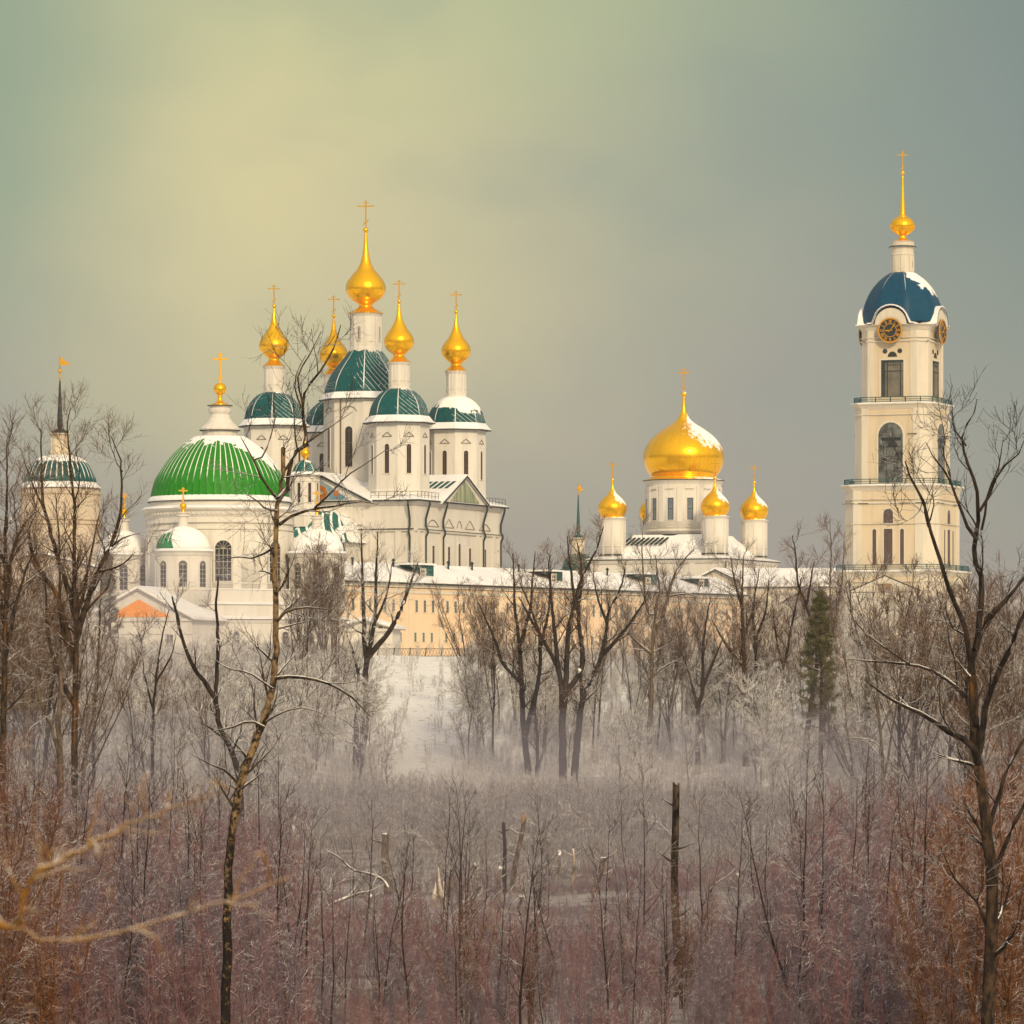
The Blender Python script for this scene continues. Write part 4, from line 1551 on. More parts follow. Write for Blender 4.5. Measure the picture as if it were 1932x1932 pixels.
# --- the big tree at the right
hero('bare_tree', 'big dark many-limbed tree rising at the right edge beside the bell tower', 110, [
    (px('1862 2136 1866 1932 1868 1850 1870 1683 1857 1537 1848 1457 1843 1419 1838 1339 1833 1273'), 15, 8),
    (px('1836 1300 1825 1214 1817 1179 1798 1131 1785 1099 1769 1046 1750 991 1739 946 1718 911 1704 872'), 6.5, 1.5),
    (px('1834 1275 1833 1246 1846 1206 1854 1099 1843 1059 1844 1026 1849 965 1846 918 1835 886 1823 841 1825 806 1842 781 1851 748'), 7.5, .8),
    (px('1823 841 1804 813 1800 790 1798 743'), 1.8, .5),
    (px('1848 965 1872 918 1880 890 1919 860 1929 828'), 3, .6),
    (px('1852 1000 1870 914 1888 869 1893 825'), 3, .5),
    (px('1844 1020 1816 972 1793 900 1774 874 1755 851 1750 832'), 4, .6),
    (px('1793 900 1781 850 1790 815'), 1.8, .5),
    (px('1842 1225 1859 1174 1912 1118 1945 1078'), 6, 3),
    (px('1848 1420 1857 1339 1875 1286 1897 1233 1910 1193 1940 1130'), 7, 3),
    (px('1848 1440 1832 1406 1790 1382 1737 1347 1683 1323 1630 1283'), 7, 1.4),
    (px('1842 1370 1827 1320 1798 1289 1755 1262 1699 1251 1598 1243'), 5, .8),
    (px('1718 1255 1657 1212 1613 1172 1600 1140'), 2.4, .5),
    (px('1750 991 1760 960 1757 930'), 2, .5),
    (px('1867 1560 1885 1500 1905 1440 1940 1380'), 5, 2.5),
    (px('1864 1700 1880 1640 1912 1560 1945 1500'), 6, 3),
    (px('1866 1760 1840 1700 1800 1660 1770 1600'), 3.4, .8),
    (px('1740 946 1730 970 1700 985 1690 960'), 1.2, .4),
], BK['warm'], TW['dark'], 12, dict(n1=.7, L1=2.0, n2=5, L2=.95, n3=4, L3=.5, rmin=.0075, ang=42, start=.35, up=.09), bark2=BK['dark'])

# --- the trees at the left
hero('bare_tree', 'dark tree at the left edge with a single straight top above brown brush', 215, [
    (px('2 1730 3 1500 6 1350 10 1200 12 1100 10 1014 12 944 13 864 14 835'), 9, .8),
    (px('11 1150 22 1040 46 984 64 964'), 5, 1.5), (px('8 1260 30 1150 50 1080 72 1030'), 5, 1.2),
    (px('12 1000 30 965 40 954'), 2.5, .6), (px('12 1075 -12 1000 -20 940'), 4, 1), (px('9 1180 -10 1120 -30 1060'), 4, 1.2)],
    BK['warm'], TW['brown'], 21, dict(n1=1.1, L1=3.2, n2=7, L2=1.5, n3=6, L3=.8, rmin=.011, ang=42, start=.4, up=.08))
hero('bare_tree', 'tall multi-stemmed tree with spreading limbs before the far left tower', 225, [
    (px('130 1720 138 1500 141 1366 144 1233 143 1153 140 1046 140 966 138 940 130 844 128 804 133 768'), 8.5, .7),
    (px('143 1240 133 1214 107 1120 88 1094 64 1051 55 1006 60 985'), 6.5, 1.2),
    (px('141 1160 128 1110 100 1024 84 964 77 924 76 844 73 808'), 5.5, .7),
    (px('84 964 50 890 36 845'), 2.2, .5),
    (px('147 1190 181 1086 208 1033 227 979 231 930 231 884 228 862 214 826'), 5.5, .6),
    (px('185 1080 229 1067 258 1043'), 2.6, .6), (px('210 1030 235 1012 262 1004'), 2.6, .6),
    (px('231 890 218 870 214 850'), 1.3, .4), (px('143 1260 116 1180 114 1060 112 990 106 930'), 4, .7),
    (px('141 1180 160 1110 172 1040 188 960'), 4, .7), (px('141 1330 118 1290 92 1210 85 1137 82 1080'), 5, .9),
    (px('139 960 150 900 142 850 140 820'), 2, .5), (px('144 1215 165 1150 200 1110 210 1075'), 4, .9)],
    BK['warm'], TW['brown'], 22, dict(n1=.9, L1=2.8, n2=7, L2=1.3, n3=6, L3=.7, rmin=.010, ang=40, start=.5, up=.08))
hero('bare_tree', 'straight pale-barked tree with a dead top beside the multi-stemmed left tree', 200, [
    (px('108 1765 108 1600 114 1480 112 1380 116 1280 106 1200'), 9, 3), (px('114 1440 100 1380 80 1330 62 1250'), 4, 1)],
    BK['pale'], TW['brown'], 23, dict(n1=.5, L1=2.2, n2=5, L2=1.2, n3=4, L3=.6, rmin=.013, ang=45, start=.4, up=.06))
hero('bare_tree', 'two-pronged leaning tree with broken bare tops in front of the white annex wall', 232, [
    (px('452 1702 455 1560 451 1473 437 1414 416 1374 408 1321 408 1286 412 1206 408 1153 412 1089'), 8, 1.6),
    (px('408 1325 387 1286 365 1257 349 1214 339 1179 328 1126'), 5, 1.4),
    (px('339 1180 336 1150 330 1132'), 1.4, .5), (px('430 1400 400 1375 385 1365'), 3, .8), (px('447 1460 470 1420 480 1380'), 3, .8)],
    BK['dark'], TW['frost'], 24, dict(n1=.55, L1=2.0, n2=5, L2=1.1, n3=5, L3=.6, rmin=.012, ang=48, start=.35, up=.04))
hero('bare_tree', 'thin dark tree with short twigs before the orange tympanum', 330, [
    (px('176 1590 176 1376 183 1286 187 1206 191 1115 193 1070'), 4.5, .8)], BK['dark'], TW['frost'], 25,
    dict(n1=.9, L1=2.6, n2=5, L2=1.2, n3=4, L3=.7, rmin=.014, ang=55, start=.3, up=.03))
hero('bare_tree', 'thin forked tree standing just right of the orange tympanum', 330, [
    (px('290 1590 287 1400 290 1330 296 1270 305 1210 318 1150'), 4.5, .8), (px('290 1340 274 1280 270 1240'), 2.5, .6), (px('294 1290 320 1240 330 1200'), 2.5, .6)],
    BK['dark'], TW['frost'], 26, dict(n1=.9, L1=2.6, n2=5, L2=1.2, n3=4, L3=.7, rmin=.014, ang=55, start=.3, up=.03))

# --- middle distance
PM = dict(n1=.75, L1=3.6, n2=7, L2=1.8, n3=6, L3=.9, rmin=.016, ang=45, start=.3, up=.07)
hero('bare_tree', 'dark twin-trunked tree with upswept limbs before the peach block windows', 470, [
    (px('672 1500 675 1459 690 1366 690 1273 695 1233 701 1206 708 1153 709 1086 713 1004'), 8, .8),
    (px('694 1240 733 1193 757 1147 771 1110 789 1059'), 6, .8), (px('692 1250 687 1206 686 1150 683 1072 680 996'), 5, .7),
    (px('705 1180 730 1120 740 1060'), 3, .6), (px('668 1500 672 1400 674 1312 676 1270 660 1210'), 7, 1.5)],
    BK['dark'], TW['frost'], 31, PM)
hero('bare_tree', 'dark tree with several slender leaders at the left of the central cluster', 465, [
    (px('996 1500 998 1467 987 1361 983 1259 979 1206 972 1153 970 1110 968 1044'), 7, .8),
    (px('984 1290 947 1249 935 1210 901 1134'), 4.5, .7), (px('990 1390 1016 1281 1018 1206 1008 1166 981 1099'), 5.5, .7),
    (px('980 1220 1000 1150 1005 1090 1010 1040'), 4, .6), (px('1017 1230 1035 1150 1040 1060'), 3.5, .6), (px('1012 1490 1014 1400 1010 1330 1020 1270'), 4, 1)],
    BK['dark'], TW['brown'], 32, PM)
hero('bare_tree', 'largest dark forked tree of the central cluster before the small spired tower', 455, [
    (px('1062 1515 1063 1459 1061 1361 1067 1299 1072 1193 1085 1139 1096 1094 1123 1041 1139 993'), 8.5, .8),
    (px('1060 1340 1056 1273 1024 1206 1008 1179 979 1126'), 6, .9), (px('1056 1275 1053 1259 1045 1179 1035 1073 1040 1046'), 5, .7),
    (px('1066 1310 1095 1265 1099 1233 1091 1153 1099 1086 1088 1019'), 6, .7), (px('1085 1140 1075 1060 1070 1010'), 3.5, .6)],
    BK['dark'], TW['brown'], 33, PM)
hero('bare_tree', 'dark leaning tree at the right of the central cluster, limbs reaching right', 458, [
    (px('1083 1510 1084 1459 1093 1366 1099 1321 1131 1249 1144 1193 1149 1153 1171 1110 1180 1070'), 8, .8),
    (px('1133 1240 1168 1201 1208 1147 1225 1110'), 4.5, .7), (px('1099 1325 1095 1260 1100 1200'), 4, .8), (px('1146 1180 1125 1120 1120 1080'), 3, .6)],
    BK['dark'], TW['brown'], 34, PM)
hero('birch_tree', 'pale straight birch right of the central cluster, before the golden domed church', 475, [
    (px('1226 1500 1226 1379 1229 1313 1231 1219 1237 1153 1245 1115 1240 1080 1236 1046'), 5.5, .8),
    (px('1235 1190 1253 1153 1275 1078 1312 1033'), 4, .6), (px('1231 1235 1205 1215 1184 1193'), 3.5, .8), (px('1236 1160 1221 1150 1213 1073 1212 1006'), 3, .6),
    (px('1262 1125 1300 1120 1320 1130'), 2.2, .6), (px('1230 1280 1250 1260 1290 1240'), 2.5, .6)], BK['pale'], TW['dark'], 35, PM, 'birch')
for i, (lab, st, bk, tw) in enumerate([
    ('dark upright tree left of the broken orange stump on the slope', [(px('1317 1480 1317 1347 1325 1299 1328 1206 1340 1126'), 5.5, .7), (px('1325 1300 1345 1250 1365 1200'), 4, .6), (px('1318 1340 1300 1270 1285 1230'), 3, .6)], 'dark', 'brown'),
    ('tall slim dark tree before the cream gabled house', [(px('1408 1490 1408 1393 1407 1313 1403 1233 1400 1126 1403 1046'), 6.5, .7), (px('1405 1260 1370 1215 1345 1170'), 4, .7), (px('1401 1150 1385 1090 1380 1050'), 3, .6), (px('1404 1200 1430 1130'), 3, .6)], 'warm', 'brown'),
    ('slim tree with two tops right of the cream gabled house', [(px('1425 1480 1425 1382 1427 1246 1421 1153 1433 1073'), 5, .7), (px('1425 1210 1445 1150 1450 1090'), 3, .6)], 'dark', 'brown'),
    ('leaning dark tree crossing in front of the pine', [(px('1518 1490 1521 1406 1531 1326 1542 1246 1537 1201 1521 1139 1505 1099 1502 1046 1495 1010'), 6, .7), (px('1521 1145 1530 1090 1534 1060'), 2.6, .6)], 'dark', 'brown'),
    ('slanting thin tree left of the pine', [(px('1456 1490 1459 1406 1470 1326 1486 1219 1502 1139 1512 1090'), 5, .7), (px('1480 1260 1465 1210 1455 1130'), 2.6, .6)], 'dark', 'brown'),
    ('thin bare tree with two upright tips against the sky left of the bell tower', [(px('1600 1500 1590 1300 1572 1190 1566 1110 1568 1040 1566 985'), 4.5, .5), (px('1574 1185 1588 1100 1594 1020'), 3, .5)], 'pale', 'brown'),
]):
    hero('bare_tree', lab, 468 + i * 3, st, BK[bk], TW[tw], 40 + i, PM)


# --- broken stump with fresh orange wood
CLEAR = [(828, 232, 38), (665, 252, 60)]


def snag(name, label, u, v0, v1, Y, r0, r1, lean, mat, cat='dead trunk', torn=True, tip=None, seed=0, stubs=3, group=None):
    rng = np.random.default_rng(seed)
    k = Y / F
    x = (u - 966) * k
    g = gz(x, Y)
    CLEAR.append((u + lean / 2, Y, abs(lean) / 2 + r0 * 2 + 5))
    root = empty(name, (x, Y, g), 0, label, cat, group)
    h = CZ + (VH - v1) * k - g
    m = MB()
    n = 14
    pts, N = [], 9
    rings = []
    for i in range(N + 1):
        t = i / N
        c = Vector((lean * k * t + .04 * math.sin(t * 7 + seed), 0, -.3 + (h + .3) * t))
        r = (r0 + (r1 - r0) * t) * k
        rings.append([tuple(c + Vector((math.cos(a) * r * (1 + .12 * math.sin(3 * a + seed + t * 4)), math.sin(a) * r, (rng.uniform(-.2, 1.6) * r * 1.6 if (i == N and torn) else 0)))) for a in [2 * PI * j / n for j in range(n)]])
    m.smooth = True
    m.loft(rings)
    for i in range(stubs):
        t = rng.uniform(.35, .92)
        a = rng.choice([0, PI]) + rng.uniform(-.6, .6)
        c = Vector((lean * k * t, 0, h * t))
        L = rng.uniform(2.5, 6) * r0 * k
        d = Vector((math.cos(a), math.sin(a) * .6, rng.uniform(.1, .8)))
        m.tube([c, c + d * L * .5, c + d * L + Vector((0, 0, .1 * L))], [r0 * k * .3, r0 * k * .2, r0 * k * .1], 6)
    m.build('trunk', mat, root)
    if tip:
        t = MB()
        c = Vector((lean * k, 0, h))
        t.lathe([(r1 * k * 1.02, -.6 * r0 * k), (r1 * k * .9, 1.2 * r1 * k), (r1 * k * .35, 3.2 * r1 * k), (.01, 4.0 * r1 * k)], 8, (c.x - r1 * k * .2, 0))
        t.v = [(a, b, z + h) for a, b, z in t.v]
        t.build('broken_tip', tip, root)
    return root


fresh = plain('fresh_torn_wood', (.38, .19, .07), .8, var=.45, scale=6)
snag('tree_stump', 'short broken stump showing fresh orange wood on the slope', 1446, 1500, 1330, 470, 4.5, 3.2, 6, BK['dark'], tip=fresh, seed=5)
snag('dead_tree', 'tall black mottled snag standing alone in the brushwood right of the middle', 1276, 1930, 1488, 152, 8, 6.4, -2, bark_mat('snag_bark', (.006, .006, .006), (.085, .055, .036), .30, 5), tip=None, seed=7, stubs=5)
snag('dead_tree', 'grey leaning broken trunk with a pale tip left of the tall black snag', 962, 1720, 1550, 250, 5.0, 4.2, 26, BK['snag'], tip=fresh, seed=8, stubs=3)
snag('dead_tree', 'thin upright dark broken trunk beside the grey leaning one', 954, 1715, 1558, 253, 4.0, 3.0, -4, BK['dark'], seed=9, stubs=6)
snag('dead_tree', 'snow-topped leaning log in the brushwood with a clean cut end', 1118, 1715, 1617, 240, 6, 5, 22, BK['snag'], torn=False, seed=10, stubs=4)
snag('dead_tree', 'pale barkless standing trunk with rounded top in the middle of the clearing', 732, 1700, 1572, 255, 9.5, 6, -6, BK['pale'], torn=False, seed=13, stubs=1)
snag('dead_tree', 'small slanting snow-dusted stub right of the split white stump', 975, 1760, 1690, 225, 4, 3, 10, BK['snag'], torn=False, seed=14, stubs=1)
snag('dead_tree', 'slim snow-patched dead birch between the leaning trunks', 1085, 1730, 1606, 245, 4, 2.4, -4, bark_mat('dead_birch_bark', (.10, .075, .06), (.45, .38, .28), .5, 2.5), seed=15, stubs=5)


stubm = bark_mat('stub_bark', (.035, .026, .02), (.22, .165, .12), .75, 4)
for i, (u, v0, v1, Y, r, ln) in enumerate([(905, 1700, 1632, 250, 3, -8), (1050, 1690, 1610, 262, 3.4, 7), (935, 1715, 1640, 240, 4, 10), (1190, 1745, 1690, 215, 3.5, -7),
                                           (690, 1750, 1690, 212, 3.2, 9), (1400, 1730, 1650, 225, 3.4, -10), (560, 1700, 1560, 248, 4, -6), (1010, 1790, 1720, 190, 3.4, 8)]):
    snag('tree_stump', 'short snow-capped broken stub poking out of the brushwood in the clearing', u, v0, v1, Y, r, r * .75, ln, stubm, 'dead trunk', seed=60 + i, stubs=2, group='snow-capped broken stubs in the clearing')


def split_stump():
    u, v, Y = 828, 1705, 232
    k = Y / F
    x = (u - 966) * k
    root = empty('split_stump', (x, Y, gz(x, Y)), 0, 'split white torn stump with two pale points in the clearing', 'stump')
    rng = random.Random(3)
    sp = bark_mat('torn_white_wood', (.34, .28, .20), (.74, .68, .56), .6, 4)
    for (dx, hh, w, lean) in ((-11, 42, 6, 5), (-3, 50, 4.5, 5), (5, 70, 6, -6), (12, 44, 4, -3)):
        m = MB(k)
        m.smooth = True
        rings = []
        for i in range(8):
            t = i / 7
            r = w * (1 - t ** 1.4) * (1 + .25 * math.sin(t * 9 + dx)) + .5
            rings.append([(dx + lean * t + r * math.cos(a) * (1 + .25 * math.sin(5 * a + i)), r * .7 * math.sin(a), -4 + (hh + 8) * t + rng.uniform(-1, 1)) for a in [2 * PI * j / 12 for j in range(12)]])
        m.loft(rings)
        m.build('splinter', sp, root)
    m = MB(k)
    m.tube([(16, 0, -4), (20, 0, 40), (26, 0, 72), (36, 0, 92)], [5, 4, 2.6, 1.2], 8)
    m.build('side_branch', BK['snag'], root)


split_stump()


def fallen(name, label, pts, Y, r0, r1, mat, seed, nb=8):
    rng = np.random.default_rng(seed)
    k = Y / F
    u0, v0 = pts[0]
    x0 = (u0 - 966) * k
    g = gz(x0, Y)
    root = empty(name, (x0, Y, g), 0, label, 'fallen branch')
    W = [((u - u0) * k, rng.uniform(-.3, .3), CZ + (VH - v) * k - g) for u, v in pts]
    P, L = resample(W, 14)
    R = np.linspace(r0, r1, 14) * k
    polys = [(P, R, 7)] + kids(rng, P, R, nb, .25, 45, 2.2, .5, .5, .02, .15, 6, .02, 4)
    link('limb', tubes_mesh('limb', polys, mat), root)


fallen('fallen_branch', 'long pale fallen limb with snow along its top, propped on the barkless trunk', px('742 1700 731 1672 722 1660 700 1650 665 1640 640 1618 616 1605'), 254, 3.4, 1.4, BK['snag'], 3)
fallen('fallen_branch', 'snow-covered fallen log lying low left of the split stump', px('618 1710 640 1700 665 1690 692 1682'), 240, 4.5, 3, bark_mat('snowy_log', (.06, .045, .035), (.2, .15, .1), .85), 4, 3)
fallen('fallen_branch', 'long thin pale branch leaning out of the brushwood at the lower right', px('1415 1945 1395 1890 1350 1830 1335 1745 1338 1660'), 160, 3.2, 1.0, BK['pale'], 5, 6)


# --- pine
def pine(name, label, u, v0, v1, Y, w, seed, group=None):
    rng = np.random.default_rng(seed)
    k = Y / F
    x = (u - 966) * k
    g = gz(x, Y)
    h = CZ + (VH - v1) * k - g
    root = empty(name, (x, Y, g), 0, label, 'pine', group)
    P = np.array([(.15 * math.sin(t * 3), 0, -.3 + (h + .2) * t) for t in np.linspace(0, 1, 12)])
    R = np.linspace(.26, .03, 12)
    trunk = [(P, R, 8)]
    limbs, faces_v = [], []
    z = h * .14
    while z < h * .985:
        t = z / h
        L = w * k * (1 - t) ** .75 * rng.uniform(.7, 1.1) * (1 if t > .35 else .8)
        nb = int(rng.integers(3, 6))
        a0 = rng.uniform(0, 6.28)
        for i in range(nb):
            a = a0 + i * 2 * PI / nb + rng.normal(0, .25)
            d = np.array((math.cos(a), math.sin(a), rng.uniform(-.05, .35)))
            PP, RR = shoot(rng, np.array((0, 0, z)), d, L * rng.uniform(.7, 1.1), .05, .012, 6, .06, .1)
            limbs.append((PP, RR, 4))
            dense = (.4 if t < .28 else 1.25)
            for q in kids(rng, PP, RR, int(9 * dense), .35, 50, L * .38, .4, .5, .08, .12, 4, .012, 3):
                limbs.append(q)
                for _ in range(26):
                    f = rng.random()
                    p = q[0][int(f * 3)] + rng.normal(0, .11, 3)
                    dd = rng.normal(0, 1, 3) + np.array((0, 0, .5))
                    dd /= np.linalg.norm(dd)
                    s = np.cross(dd, rng.normal(0, 1, 3))
                    s /= np.linalg.norm(s) + 1e-9
                    ln = rng.uniform(.18, .34)
                    faces_v.append((p - s * .022, p + s * .022, p + dd * ln))
        z += rng.uniform(.35, .7) * (1.3 if t < .35 else 1)
    link('trunk', tubes_mesh('trunk', trunk + limbs, bark_mat('pine_bark', (.045, .022, .018), (.14, .062, .04), .35)), root)
    V = np.array(faces_v).reshape(-1, 3)
    me = bpy.data.meshes.new('crown')
    me.from_pydata(V.tolist(), [], [(i, i + 1, i + 2) for i in range(0, len(V), 3)])
    nb = NB('pine_needles')
    nn = nb.noise(.9, nb.geo('Position'), 3)
    nz = nb.sep(nb.geo('Normal'))[2]
    c = nb.mix(nb.ss(nn, .35, .65), (.075, .082, .032), (.14, .12, .05))
    f = nb.math('MULTIPLY', nb.ss(nn, .66, .78), .4)
    nb.set(col=nb.mix(f, c, SNOW), rough=.8, spec=.2)
    me.materials.append(nb.mat)
    link('crown', me, root)


pine('pine_tree', 'olive green pine with ragged crown between the bare trees left of the bell tower', 1547, 1500, 1104, 462, 84, 4)
pine('pine_tree', 'smaller pale green pine top showing behind the left trees, beside the white church', 205, 1400, 1042, 540, 42, 6)
pine('pine_tree', 'low dark green young conifer in the thicket below the bell tower', 1640, 1500, 1270, 455, 45, 8)
# ------------------------------------------------------------------ ground
def ground():
    xs = np.unique(np.concatenate([np.arange(-1500, -160, 120), np.arange(-160, 161, 2.5), np.arange(160, 1501, 120)]))
    ys = np.unique(np.concatenate([np.arange(-400, -20, 60), np.arange(-20, 600, 2.5), np.arange(600, 3001, 120)]))
    nx, ny = len(xs), len(ys)
    V = [(x, y, gz(x, y)) for y in ys for x in xs]
    Fc = [(j * nx + i, j * nx + i + 1, (j + 1) * nx + i + 1, (j + 1) * nx + i) for j in range(ny - 1) for i in range(nx - 1)]
    me = bpy.data.meshes.new('snowy_ground')
    me.from_pydata(V, [], Fc)
    me.polygons.foreach_set('use_smooth', [True] * len(Fc))
    b = NB('snow_with_dead_grass')
    p = b.geo('Position')
    y = b.sep(p)[1]
    n1 = b.noise(.12, p, 5, .6)
    n2 = b.noise(1.4, p, 4, .65)
    grass = b.mix(b.ss(b.noise(.05, p, 3), .4, .6), (.115, .082, .076), (.15, .115, .10))
    cover = b.ss(b.math('ADD', b.math('MULTIPLY', n1, .6), b.math('MULTIPLY', n2, .4)), .42, .55)
    open_ = b.ss(y, 440, 500)                     # the open slope under the monastery lies under deeper snow
    f = b.math('MAXIMUM', b.math('MULTIPLY', cover, b.ss(y, 260, 440, .28, .8)), b.math('MULTIPLY', open_, b.ss(n2, .30, .42)))
    b.bump(b.math('ADD', n2, b.math('MULTIPLY', n1, 2.)), .5, .3)
    me.materials.append(b.set(col=b.mix(f, grass, (.78, .77, .75)), rough=.85, spec=.1))
    tag(link('snowy_ground', me), kind='structure')


ground()


# ------------------------------------------------------------------ background trees, copied from a few grown ones
def grown(seed, H, r, bark, twig, par, name, label, cat, group, fork=2):
    rng = np.random.default_rng(seed)
    root = empty(name, (0, 0, 0), 0, label, cat, group)
    stems = []
    P, R = shoot(rng, np.array((0, 0, -.3)), np.array((rng.normal(0, .06), rng.normal(0, .06), 1)), H, r, r * .08, 12, .05, .05)
    stems.append((P, R, 6))
    for i in range(fork):
        f = rng.integers(3, 7)
        a = rng.uniform(0, 6.28)
        P2, R2 = shoot(rng, P[f], np.array((math.cos(a) * .5, math.sin(a) * .5, 1)), H * (1 - f / 12) * .95, R[f] * .7, r * .08, 9, .08, .07)
        stems.append((P2, R2, 5))
    limbs, twigs = leafless(rng, stems, **par)
    link('trunk', tubes_mesh('trunk', limbs, bark), root)
    link('crown', tubes_mesh('crown', twigs, twig), root)
    return root


def scatter(protos, spots):
    for i, (x, y, s, rz, pi) in enumerate(spots):
        o = protos[pi]
        if o.get('used'):
            o = copy_tree(o)
        else:
            o['used'] = 1
        o.location = (x, y, gz(x, y))
        o.rotation_euler = (0, 0, rz)
        o.scale = (s, s, s)


rng = np.random.default_rng(77)
PT = dict(n1=1.3, L1=2.7, n2=7, L2=1.35, n3=6, L3=.8, rmin=.017, ang=50, start=.12, up=.04)
g = 'frosted trees on the slope below the monastery'
th = [grown(100 + i, 8.5, .11, BK['pale'], TW['frost'], PT, 'thicket_tree', 'low frosted bare tree in the thicket on the slope below the monastery', 'bare tree', g) for i in range(5)]
spots = []
while len(spots) < 290:
    y = rng.uniform(428, 578)
    u = rng.uniform(-60, 1990)
    x = (u - 966) * y / F
    s = rng.uniform(.5, 1.3)
    vtop = VH - (gz(x, y) + 8.5 * s - CZ) * F / y
    lim = 1230
    if 705 < u < 880:
        lim = 1245 if y > 520 else (1390 if 730 < u < 860 else 1290)
        if y > 480 and 715 < u < 868 and rng.random() < .9:
            continue
    if 180 < u < 640:
        lim = 1195
    if u > 1600:
        lim = 1120
    if u < 180:
        lim = 1120
    if vtop < lim:
        continue
    if 600 < u < 1420 and y < 474 and rng.random() < .85:
        continue
    if 1490 < u < 1600 and y < 480 and vtop < 1380:
        continue
    spots.append((x, y, s, rng.uniform(0, 6.28), int(rng.integers(0, 5))))
scatter(th, spots)

# tall slender trees, brown crowned, in belts at both sides
PS = dict(n1=.7, L1=3.0, n2=6, L2=1.5, n3=5, L3=.8, rmin=.017, ang=36, start=.3, up=.09)
g2 = 'slender brown trees of the wood edge'
sl = [grown(200 + i, 17, .15, BK['dark' if i % 2 else 'pale'], TW['brown'], PS, 'slender_tree', 'slender bare tree with brown twigs in the woods round the clearing', 'bare tree', g2, 3) for i in range(5)]
spots = []
belts = [(1600, 1960, 300, 520, 27, 1010), (-40, 180, 260, 520, 16, 1010), (-40, 195, 330, 520, 12, 890), (880, 1010, 480, 575, 14, 1085), (1110, 1330, 480, 575, 24, 1080), (1330, 1570, 470, 575, 26, 1085),
         (555, 650, 480, 572, 20, 1000), (240, 420, 400, 500, 5, 1230), (1790, 1960, 200, 330, 8, 1060)]
for u0, u1, y0, y1, n, lim in belts:
    c = 0
    while c < n:
        y = rng.uniform(y0, y1)
        u = rng.uniform(u0, u1)
        if 1480 < u < 1615 and y < 490:
            continue
        x = (u - 966) * y / F
        s = rng.uniform(.6, 1.15) if lim > 900 else rng.uniform(1.1, 1.6)
        vtop = VH - (gz(x, y) + 17 * s - CZ) * F / y
        if vtop < lim + (80 * rng.random() if True else 0):
            s *= .8
            vtop = VH - (gz(x, y) + 17 * s - CZ) * F / y
            if vtop < lim:
                continue
        spots.append((x, y, s, rng.uniform(0, 6.28), int(rng.integers(0, 5))))
        c += 1
scatter(sl, spots)

# saplings in the foreground
PP_ = dict(n1=3.4, L1=1.5, n2=4, L2=.5, n3=2, L3=.25, rmin=.0065, ang=52, start=.15, up=.06, wob=.06)
g3 = 'straight saplings in the foreground brushwood'
sp = [grown(300 + i, 6.8, .048, BK['sap'], TW['sap'], PP_, 'sapling', 'thin dark straight sapling with side twigs in the foreground brushwood', 'sapling', g3, 0) for i in range(6)]
spots = []
while len(spots) < 215:
    y = 132 + 110 * rng.random() ** 1.3
    u = rng.uniform(-40, 1970)
    if 560 < u < 1500 and y > 185 and rng.random() < .75:
        continue
    s = rng.uniform(.5, 1.3)
    if 560 < u < 1500:
        s *= .8
    x = (u - 966) * y / F
    spots.append((x, y, s, rng.uniform(0, 6.28), int(rng.integers(0, 6))))
scatter(sp, spots)

# thin snow-laden twigs bent over the brushwood
def bent(seed):
    rg = np.random.default_rng(seed)
    root = empty('bent_twig', (0, 0, 0), 0, 'thin pale snow-laden twig bent over above the brushwood of the clearing', 'twig', 'snow-laden bent twigs in the clearing')
    p, d = np.array((0, 0, -.2)), np.array((.35, 0, 1.))
    P, R = shoot(rg, p, d, 4.6, .034, .012, 16, -.11, .05)
    tw = kids(rg, P, R, 9, .35, 40, 1.0, .4, .6, -.05, .08, 6, .011, 4)
    for q in list(tw):
        tw += kids(rg, q[0], q[1], 3, .3, 40, .45, .4, .7, -.04, .08, 4, .009, 3)
    link('stem', tubes_mesh('stem', [(P, R, 6)], bark_mat('bent_twig_bark', (.09, .065, .05), (.2, .15, .11), .7)), root)
    link('side_twigs', tubes_mesh('side_twigs', tw, TW['frost']), root)
    return root


be = [bent(350 + i) for i in range(4)]
spots = []
for i in range(34):
    y = rng.uniform(165, 330)
    u = rng.uniform(420, 1800)
    spots.append(((u - 966) * y / F, y, rng.uniform(.5, 1.0), rng.uniform(-.6, .6) + (PI if rng.random() < .5 else 0), int(rng.integers(0, 4))))
scatter(be, spots)

# rust coloured shrubs close by at both sides
PR = dict(n1=3.0, L1=1.0, n2=5, L2=.55, n3=4, L3=.3, rmin=.007, ang=35, start=.15, up=.08, wob=.12)


def bushy(seed, H, n, spread, r, twig, bark, par, name, label, cat, group):
    rg = np.random.default_rng(seed)
    root = empty(name, (0, 0, 0), 0, label, cat, group)
    stems = []
    for i in range(n):
        a = rg.uniform(0, 6.28)
        t = rg.uniform(.1, 1) * spread
        P, R = shoot(rg, np.array((rg.normal(0, .12), rg.normal(0, .12), -.2)), np.array((math.cos(a) * t, math.sin(a) * t, 1)), H * rg.uniform(.6, 1), r, r * .25, 8, .04, .06)
        stems.append((P, R, 4))
    limbs, twigs = leafless(rg, stems, **par)
    link('stems', tubes_mesh('stems', limbs, bark), root)
    link('twigs', tubes_mesh('twigs', twigs, twig), root)
    return root


